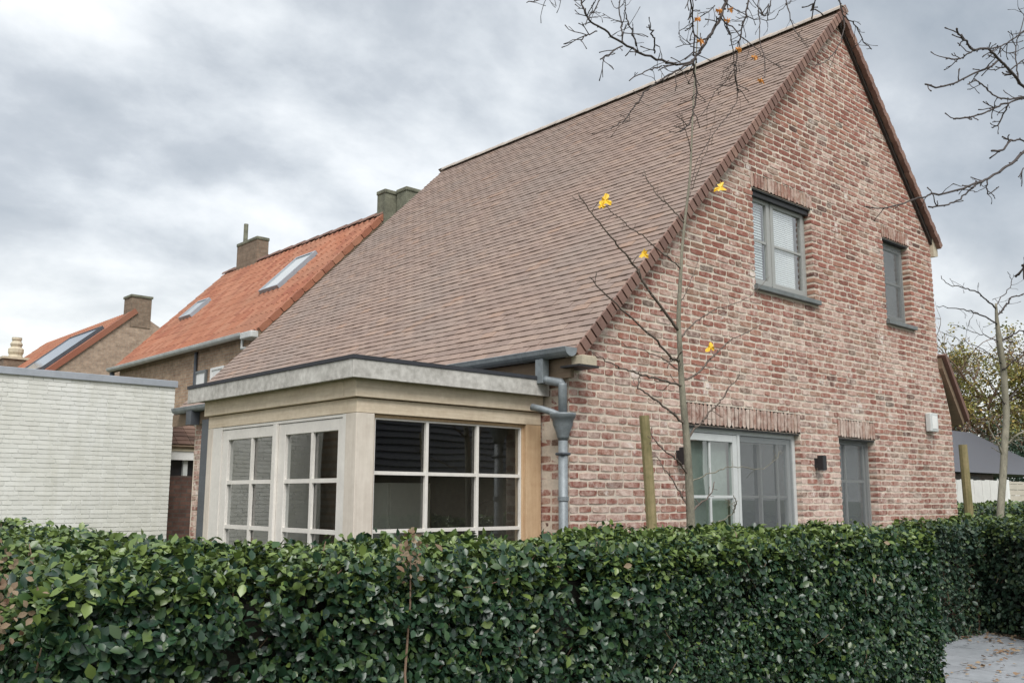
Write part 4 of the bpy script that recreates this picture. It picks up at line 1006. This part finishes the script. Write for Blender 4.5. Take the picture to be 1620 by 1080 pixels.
tp_ = [(1093, 833), (1091, 780), (1086.7, 700), (1082, 650), (1078, 600), (1075, 540), (1073.5, 500), (1077, 430), (1079, 395), (1084, 345), (1091, 285), (1094, 230), (1096, 178), (1100, 111), (1103, 60), (1104, 20)]
TP = [at(u, v, 'y', SY) for u, v in tp_]; TP = [Vector((TP[0].x+.01, SY, 0)), Vector((TP[0].x+.005, SY, .7))]+TP
rad = [.032, .031, .030, .029, .026, .024, .021, .018, .016, .013, .011, .010, .009, .007, .006, .005, .004, .003]
MB().tube(smooth_path(TP, 3), list(np.interp(np.linspace(0, 17, (len(TP)-1)*3+1), range(18), rad)), 10).build('trunk', M['bark'], sap, smooth=True)
BR = [([(1074, 570), (1064, 566), (1045, 546), (1019, 519), (990, 495), (961, 470), (945, 452), (933, 438)], .011, .003),
      ([(1073, 522), (1050, 490), (1026, 460), (1012, 435), (1006, 422), (985, 397), (967, 376), (941, 344), (925, 322), (915, 308)], .013, .003),
      ([(1077, 425), (1058, 408), (1042, 396), (1015, 372), (1000, 363), (985, 350), (970, 337), (958, 325)], .006, .002),
      ([(1082, 352), (1070, 338), (1058, 325), (1045, 315), (1036, 303), (1029, 292), (1022, 280), (1019, 269)], .006, .003),
      ([(1075, 535), (1090, 518), (1113, 500), (1135, 488), (1155, 483), (1175, 474), (1194, 461), (1217, 438)], .007, .0015),
      ([(1080, 603), (1100, 592), (1117, 577), (1130, 562), (1143, 550), (1160, 535), (1185, 525), (1200, 515), (1212, 507)], .009, .002),
      ([(1083, 672), (1065, 655), (1043, 637), (1025, 623), (1010, 613), (1012, 598), (1013, 583)], .010, .003),
      ([(1078, 610), (1060, 604), (1033, 597), (1013, 592), (995, 586), (977, 580), (957, 570), (937, 558)], .009, .003),
      ([(1084, 700), (1100, 678), (1118, 658), (1133, 643), (1143, 630), (1153, 613), (1165, 600), (1170, 592)], .009, .003),
      ([(1088, 750), (1078, 735), (1067, 723), (1055, 715), (1043, 703), (1035, 694), (1030, 686)], .007, .003),
      ([(1090, 810), (1080, 785), (1070, 767), (1058, 750), (1047, 737), (1040, 723)], .008, .003),
      ([(1093, 812), (1105, 798), (1117, 790), (1125, 777), (1130, 762)], .008, .003),
      ([(1091, 762), (1110, 753), (1127, 747), (1145, 741), (1157, 738), (1180, 739), (1207, 740), (1227, 727), (1235, 713)], .005, .002),
      ([(1093, 838), (1117, 833), (1135, 826), (1147, 820), (1158, 812), (1163, 805), (1165, 795), (1160, 783)], .005, .003),
      ([(1095, 300), (1105, 270), (1118, 235), (1128, 200), (1133, 170)], .004, .0015),
      ([(1076, 480), (1088, 455), (1100, 425), (1104, 405)], .004, .0015),
      ([(1077, 590), (1055, 570), (1020, 555), (985, 545), (968, 535)], .005, .0015),
      ([(1093, 240), (1088, 215), (1080, 195), (1074, 175)], .004, .0015)]
for i, (p_, a_, b_) in enumerate(BR): branch(p_, SY, a_, b_, sap, M['twigs'] if i not in (12, 13) else M['bark'], 100+i, .22, 6, tw_len=.10)
for i, (u, v, s_) in enumerate(((957, 318, .10), (1019, 403, .085), (1140, 297, .10), (1124, 550, .08), (952, 326, .06))):
    lobed_leaf(at(u, v, 'y', SY), s_, M['yellow'], sap, i)
sk = at(1019, 657, 'y', SY-.02); sk2 = at(1031, 830, 'y', SY-.02)
st = MB().tube([(sk2.x+(sk2.x-sk.x)*1.6, SY-.02, 0), (sk2.x, SY-.02, sk2.z), ((sk.x+sk2.x)/2+.004, SY-.02, (sk.z+sk2.z)/2), (sk.x, SY-.02, sk.z)], [.036, .036, .035, .034], 10).build('tree_stake', M['stake'])
tag(st, 'mossy round wooden stake beside the young bare tree in front of the gable', 'stake')
# second young tree at the right edge
SY2 = 1.5
s2 = empty('young_tree', tuple(at(1583, 815, 'y', SY2).xy)+(0,), 'bare young tree with dark twigs at the right edge beyond the house corner', 'tree')
t2 = [(1583, 830), (1584, 790), (1587, 750), (1589, 709), (1592, 660), (1590, 620), (1587, 580), (1582, 550), (1580, 530), (1577, 505), (1575.6, 480)]
P2 = [at(u, v, 'y', SY2) for u, v in t2]; P2 = [Vector((P2[0].x, SY2, 0))]+P2
MB().tube(smooth_path(P2, 3), list(np.interp(np.linspace(0, 1, (len(P2)-1)*3+1), [0, .4, .6, .8, 1], [.062, .058, .055, .05, .018])), 10).build('trunk', M['bark'], s2, smooth=True)
B2 = [([(1576, 488), (1560, 474), (1545, 462), (1527, 456), (1515, 452), (1500, 449), (1489, 436)], .016, .005), ([(1577, 512), (1558, 501), (1540, 494), (1520, 489), (1504, 487), (1482, 484)], .016, .005),
      ([(1580, 540), (1560, 531), (1544, 527), (1522, 518), (1504, 513)], .010, .004), ([(1584, 575), (1562, 558), (1545, 548), (1520, 538), (1490, 525)], .010, .004),
      ([(1577, 500), (1590, 485), (1598, 473), (1612, 467), (1630, 462)], .020, .008), ([(1581, 540), (1596, 532), (1612, 524), (1635, 520)], .022, .010), ([(1576, 484), (1584, 470), (1597, 455), (1599, 438), (1594, 430)], .010, .005),
      ([(1588, 720), (1578, 700), (1570, 686), (1562, 665)], .022, .01), ([(1589, 709), (1600, 695), (1611, 687), (1630, 675)], .024, .014), ([(1585, 585), (1600, 575), (1614, 560), (1632, 552)], .014, .006), ([(1590, 640), (1575, 615), (1560, 600), (1545, 580)], .012, .004), ([(1590, 640), (1605, 620), (1625, 600)], .012, .004)]
for i, (p_, a_, b_) in enumerate(B2): branch(p_, SY2, a_, b_, s2, M['twig'] if i < 7 or i > 8 else M['bark'], 300+i, .5, 5, tw_len=.3, jit=.008)
q0 = at(1523, 703, 'y', 1.2); q1 = at(1533, 812, 'y', 1.2)
st2 = MB().tube([(q1.x+(q1.x-q0.x)*1.2, 1.2, 0), tuple(q1), tuple(q0)], [.068, .066, .062], 10).build('tree_stake', M['stake'])
tag(st2, 'weathered wooden stake leaning between the house corner and the right hand tree', 'stake')
# overhanging tree close to the camera
YO = -2.2
def over(pl, r0, r1, par, seed, y0=YO, tw=8, tl_=.12): return branch([(900+x/2.25, y/2.25) for x, y in pl], y0, r0, r1, par, M['twig'], seed, .22, tw, tw_len=tl_, jit=.003)
big = empty('bare_tree', (1.2, -3.4, 0), 'dark bare tree whose knobbly twigs with orange leaves hang in front of the ridge', 'tree')
LP = at(1150, -60, 'y', YO); 
TRK = [Vector((1.2, -3.4, 0)), Vector((1.22, -3.4, 1.5)), Vector((1.15, -3.35, 3.2)), Vector((1.0, -3.2, 4.6)), Vector((.9, -3.1, 6.2)), Vector((.95, -3.1, 7.5))]
EX1 = [(('L'), [(600, -120), (560, 10), (530, 80), (500, 130), (470, 180), (440, 215), (400, 230), (330, 215), (250, 185), (170, 140), (110, 100), (70, 70), (50, 30), (45, 0)], .010, .0035, 14),
       ('a', [(440, 215), (452, 270), (455, 330), (445, 390), (430, 440), (395, 470)], .006, .003, 5), ('b', [(440, 225), (380, 255), (330, 285), (270, 330), (240, 370), (215, 405), (180, 440), (150, 460)], .006, .002, 6),
       ('c', [(330, 235), (295, 248), (260, 262), (215, 288)], .004, .0025, 2), ('d', [(190, 165), (150, 190), (112, 212)], .004, .003, 2), ('e', [(305, 190), (303, 150), (297, 120), (285, 90)], .004, .0035, 1),
       ('f', [(192, 155), (187, 100), (183, 50), (180, -20)], .004, .003, 4), ('g', [(240, 165), (225, 120), (212, 80), (200, 30), (198, 0)], .004, .002, 4), ('h', [(100, 112), (70, 125), (45, 142)], .003, .003, 2),
       ('i', [(660, -60), (640, 0), (628, 50), (618, 95), (606, 150), (598, 210), (595, 290), (605, 330)], .006, .003, 8), ('j', [(540, 60), (565, 100), (580, 160), (590, 240), (592, 290)], .004, .002, 4),
       ('k', [(765, -40), (780, 30), (800, 100), (825, 140), (850, 172)], .004, .0015, 4), ('l', [(690, -40), (672, 20), (680, 80), (682, 150), (700, 240), (690, 280)], .004, .0015, 4), ('m', [(560, 80), (610, 125), (655, 165), (700, 205), (760, 250)], .004, .0015, 4),
       ('n', [(955, -60), (962, 0), (975, 50), (1005, 75), (1025, 100), (1050, 150), (1078, 176)], .005, .003, 5), ('o', [(975, 60), (978, 110), (960, 160), (930, 205), (900, 225), (868, 242)], .004, .002, 3),
       ('p', [(430, -30), (440, 40), (445, 110), (442, 200)], .004, .004, 5), ('q', [(500, 130), (455, 150), (420, 160), (380, 170)], .003, .002, 3), ('r', [(520, 20), (470, 60), (430, 90), (395, 110)], .003, .002, 4),
       ('s', [(720, 0), (705, 40), (690, 55), (680, 30)], .003, .004, 2), ('t', [(880, -20), (870, 20), (862, 38)], .003, .006, 2), ('u', [(0, -60), (-40, -20), (-120, 5), (-150, 10)], .003, .002, 4), ('v', [(560, 10), (640, 60), (720, 70), (760, 30), (800, -10)], .003, .0015, 5), ('w', [(590, 240), (560, 290), (520, 330), (480, 400), (440, 440)], .0025, .0015, 4), ('x', [(110, -20), (100, 20), (70, 60), (60, 90)], .003, .002, 4),
       ('y', [(595, 300), (600, 350), (560, 420), (500, 500), (450, 590), (430, 700)], .0025, .0012, 4)]
for i, (nm_, pl, a_, b_, tw) in enumerate(EX1): over(pl, a_, b_, big, 500+i, tw=int(tw*2.2)+1)
bt = MB(); bt.tube(smooth_path(TRK, 4), list(np.interp(np.linspace(0, 1, 21), [0, .5, 1], [.17, .12, .05])), 12); bt.build('trunk', M['bark'], big, smooth=True) if 0 else None
for i, (x, y) in enumerate(((460, 72), (470, 150), (605, 178), (662, 205), (685, 290), (535, 40), (575, 35), (565, 75))):
    lobed_leaf(at(900+x/2.25, y/2.25, 'y', YO), .045, M['orange'], big, 40+i, (-.7, -.5, .5))
TRX = at(1760, 300, 'y', -2.4)
rt_ = empty('bare_tree', (TRX.x, -2.4, 0), 'dark bare tree whose crooked budded branches reach in from the right edge', 'tree')
BR3 = [([(1660, 345), (1620, 312), (1570, 250), (1545, 228), (1520, 200), (1490, 175), (1440, 177), (1420, 155), (1400, 135), (1380, 102)], .013, .006, 8), ([(1440, 180), (1410, 198), (1385, 210), (1342, 211)], .006, .005, 3), ([(1530, 215), (1490, 245), (1440, 262), (1390, 290), (1350, 302), (1320, 310), (1268, 300)], .008, .006, 4),
       ([(1660, 350), (1620, 345), (1580, 352), (1540, 350), (1500, 330), (1470, 300), (1440, 290), (1420, 300)], .008, .004, 5), ([(1640, 340), (1600, 355), (1550, 370), (1515, 385), (1480, 400), (1425, 418), (1370, 424)], .008, .006, 4), ([(1565, 368), (1550, 400), (1530, 440), (1508, 455)], .006, .005, 3),
       ([(1660, 90), (1620, 110), (1580, 140), (1540, 165), (1490, 175)], .007, .005, 6), ([(1680, 480), (1620, 540), (1585, 575), (1545, 602), (1480, 640), (1430, 660), (1400, 672), (1330, 690), (1290, 690), (1260, 702), (1190, 722), (1120, 742), (1050, 735)], .013, .003, 5),
       ([(1480, 640), (1445, 660), (1420, 682), (1380, 715), (1340, 732), (1280, 736)], .006, .005, 4), ([(1490, 640), (1488, 665), (1494, 692), (1530, 665)], .005, .004, 2), ([(1680, 510), (1620, 500), (1590, 500), (1565, 508), (1545, 535), (1505, 537)], .006, .008, 2),
       ([(1600, 300), (1595, 250), (1590, 180), (1600, 130), (1620, 60), (1600, 30)], .006, .003, 6), ([(1570, 250), (1610, 220), (1640, 190)], .006, .004, 3), ([(1660, 580), (1620, 600), (1600, 630)], .005, .004, 3), ([(1500, 190), (1530, 170), (1570, 190), (1620, 170)], .004, .003, 4), ([(1650, 930), (1615, 945)], .004, .012, 3)]
for i, (pl, a_, b_, tw) in enumerate(BR3): branch([(900+x/2.25, y/2.25) for x, y in pl], -2.4, a_, b_, rt_, M['twig'], 700+i, .22, int(tw*1.8)+1, tw_len=.13, jit=.003)
TK = [Vector((TRX.x, -2.4, 0)), Vector((TRX.x+.03, -2.38, 1.4)), Vector((TRX.x-.02, -2.4, 2.6)), Vector((TRX.x+.02, -2.42, 4.2)), Vector((TRX.x+.1, -2.4, 5.6))]
MB().tube(smooth_path(TK, 4), list(np.linspace(.11, .03, 17)), 12).build('trunk', M['bark'], rt_, smooth=True)
def limb(par, pts, r0, r1): MB().tube(smooth_path(pts, 4), list(np.linspace(r0, r1, (len(pts)-1)*4+1)), 8).build('limb', M['twig'], par, smooth=True)
def oat(x, y, yy): return at(900+x/2.25, y/2.25, 'y', yy)
limb(rt_, [TK[2]-Vector((0, 0, .3)), (TK[2]+oat(1680, 480, -2.4))/2, oat(1680, 480, -2.4)], .035, .013); limb(rt_, [TK[2], (TK[2]+oat(1660, 345, -2.4))/2+Vector((0, 0, .05)), oat(1660, 345, -2.4)], .035, .013); limb(rt_, [TK[3]-Vector((0, 0, .6)), oat(1720, 60, -2.4), oat(1660, 90, -2.4)], .03, .008)
# the limb of the near tree arches over the view from the trunk at the right
big.location = (TRX.x+.9, -3.1, 0)
BT = [Vector((TRX.x+.9, -3.1, 0)), Vector((TRX.x+.9, -3.1, 2.2)), Vector((TRX.x+.8, -3.0, 4.4)), Vector((TRX.x+.9, -3.0, 6.5))]
MB().tube(smooth_path(BT, 4), list(np.linspace(.15, .07, 13)), 12).build('trunk', M['bark'], big, smooth=True)
for o in big.children: o.matrix_parent_inverse = Matrix.Translation(-Vector(big.location))
lt = [BT[2], oat(1250, -520, YO), oat(960, -330, YO), oat(760, -250, YO), oat(600, -120, YO), oat(430, -190, YO), oat(180, -170, YO), oat(0, -60, YO)]
limb(big, lt, .06, .006)
for x, yy in ((660, -60), (765, -40), (690, -40), (955, -60), (430, -30), (880, -20), (180, -20), (110, -20), (45, 0)): limb(big, [oat(x+10, -330 if x > 900 else -190, YO), oat(x+15, -110, YO), oat(x, yy, YO)], .008, .004)

# autumn tree behind the fence
at_ = empty('autumn_tree', tuple(at(1560, 700, 'y', 15).xy)+(0,), 'large twiggy tree with thin olive and yellow autumn foliage behind the dark roof', 'tree')
c0 = at(1562, 650, 'y', 15); r = random.Random(9); tm = MB(); tips = []
Dp = (c0-CAM).dot(fw); px_m = Dp/F
base = Vector((c0.x, 15, 0)); tm.tube([base, base+Vector((0, 0, c0.z*.7)), c0+Vector((0, 0, -20*px_m))], [.22, .18, .12], 8)
tr2 = tm.build('trunk', M['twigbrown'], at_); cr = MB()
def grow(p, d, ln, rad_, lev):
    pts = [p]; q = p; dd = d
    for k in range(4):
        dd = (dd+Vector((r.gauss(0, .16), r.gauss(0, .16), r.gauss(0, .13)))).normalized(); q = q+dd*ln/4; pts.append(q)
    cr.tube(pts, list(np.linspace(rad_, rad_*.55, 5)), 4, cap=False)
    if lev == 0: tips.extend(pts[1:]); return
    for k in range(5 if lev > 1 else 4):
        s_ = Vector((r.gauss(0, 1), r.gauss(0, 1), r.gauss(0, .8))).normalized()
        grow(pts[r.randrange(1, 5)], (dd*.75+s_*.8).normalized(), ln*r.uniform(.5, .75), rad_*.5, lev-1)
for k in range(20):
    a_ = k*2.4; grow(c0+Vector((0, 0, (-70+k*5)*px_m)), Vector((math.cos(a_)*.9, math.sin(a_)*.9, r.uniform(-.25, 1.0))).normalized(), 88*px_m*r.uniform(.7, 1.1), .08, 3)
cr.build('crown', M['twigbrown'], at_, kind='stuff')
tips = np.array([tuple(p) for p in tips]); sel = tips[rng.random(len(tips)) < .9]; sel = np.repeat(sel, 5, 0)+rng.normal(0, .17, (len(sel)*5, 3))
dens = vnoise(sel, 1.1, 77) > -.15; sel = sel[dens]
A = leaf_mats(sel, np.tile([0, 0, 1.], (len(sel), 1)), rng.uniform(.09, .19, len(sel)), 1.2); V, Fq, _ = inst(LB, A); link('foliage', np_mesh('foliage', V, Fq), M['autumn'], at_, 'stuff')

# fallen leaves on the path
n = 500; cl_ = []
for (u, v, s_, k) in ((1560, 1000, .5, 120), (1610, 1005, .4, 120), (1600, 1030, .25, 40), (1560, 1050, .3, 25), (1500, 1000, .4, 12), (1530, 1065, .4, 14), (1600, 1070, .3, 20)):
    p = at(u, v, 'z', .12); cl_.append(np.array(p)+rng.normal(0, 1, (k, 3))*np.array([s_, s_*.3, 0]))
PP = np.concatenate(cl_); PP[:, 2] = .125+rng.random(len(PP))*.012
A = leaf_mats(PP, np.tile([0, 0, 1.], (len(PP), 1)), rng.uniform(.028, .06, len(PP)), .25); V, Fq, _ = inst(leaf_base(.8, .1, .1), A)
o = link('fallen_leaves', np_mesh('fallen_leaves', V, Fq), M['groundleaf'], None, 'stuff'); tag(o, 'brown fallen leaves scattered on the grey paving at the right', 'leaves')
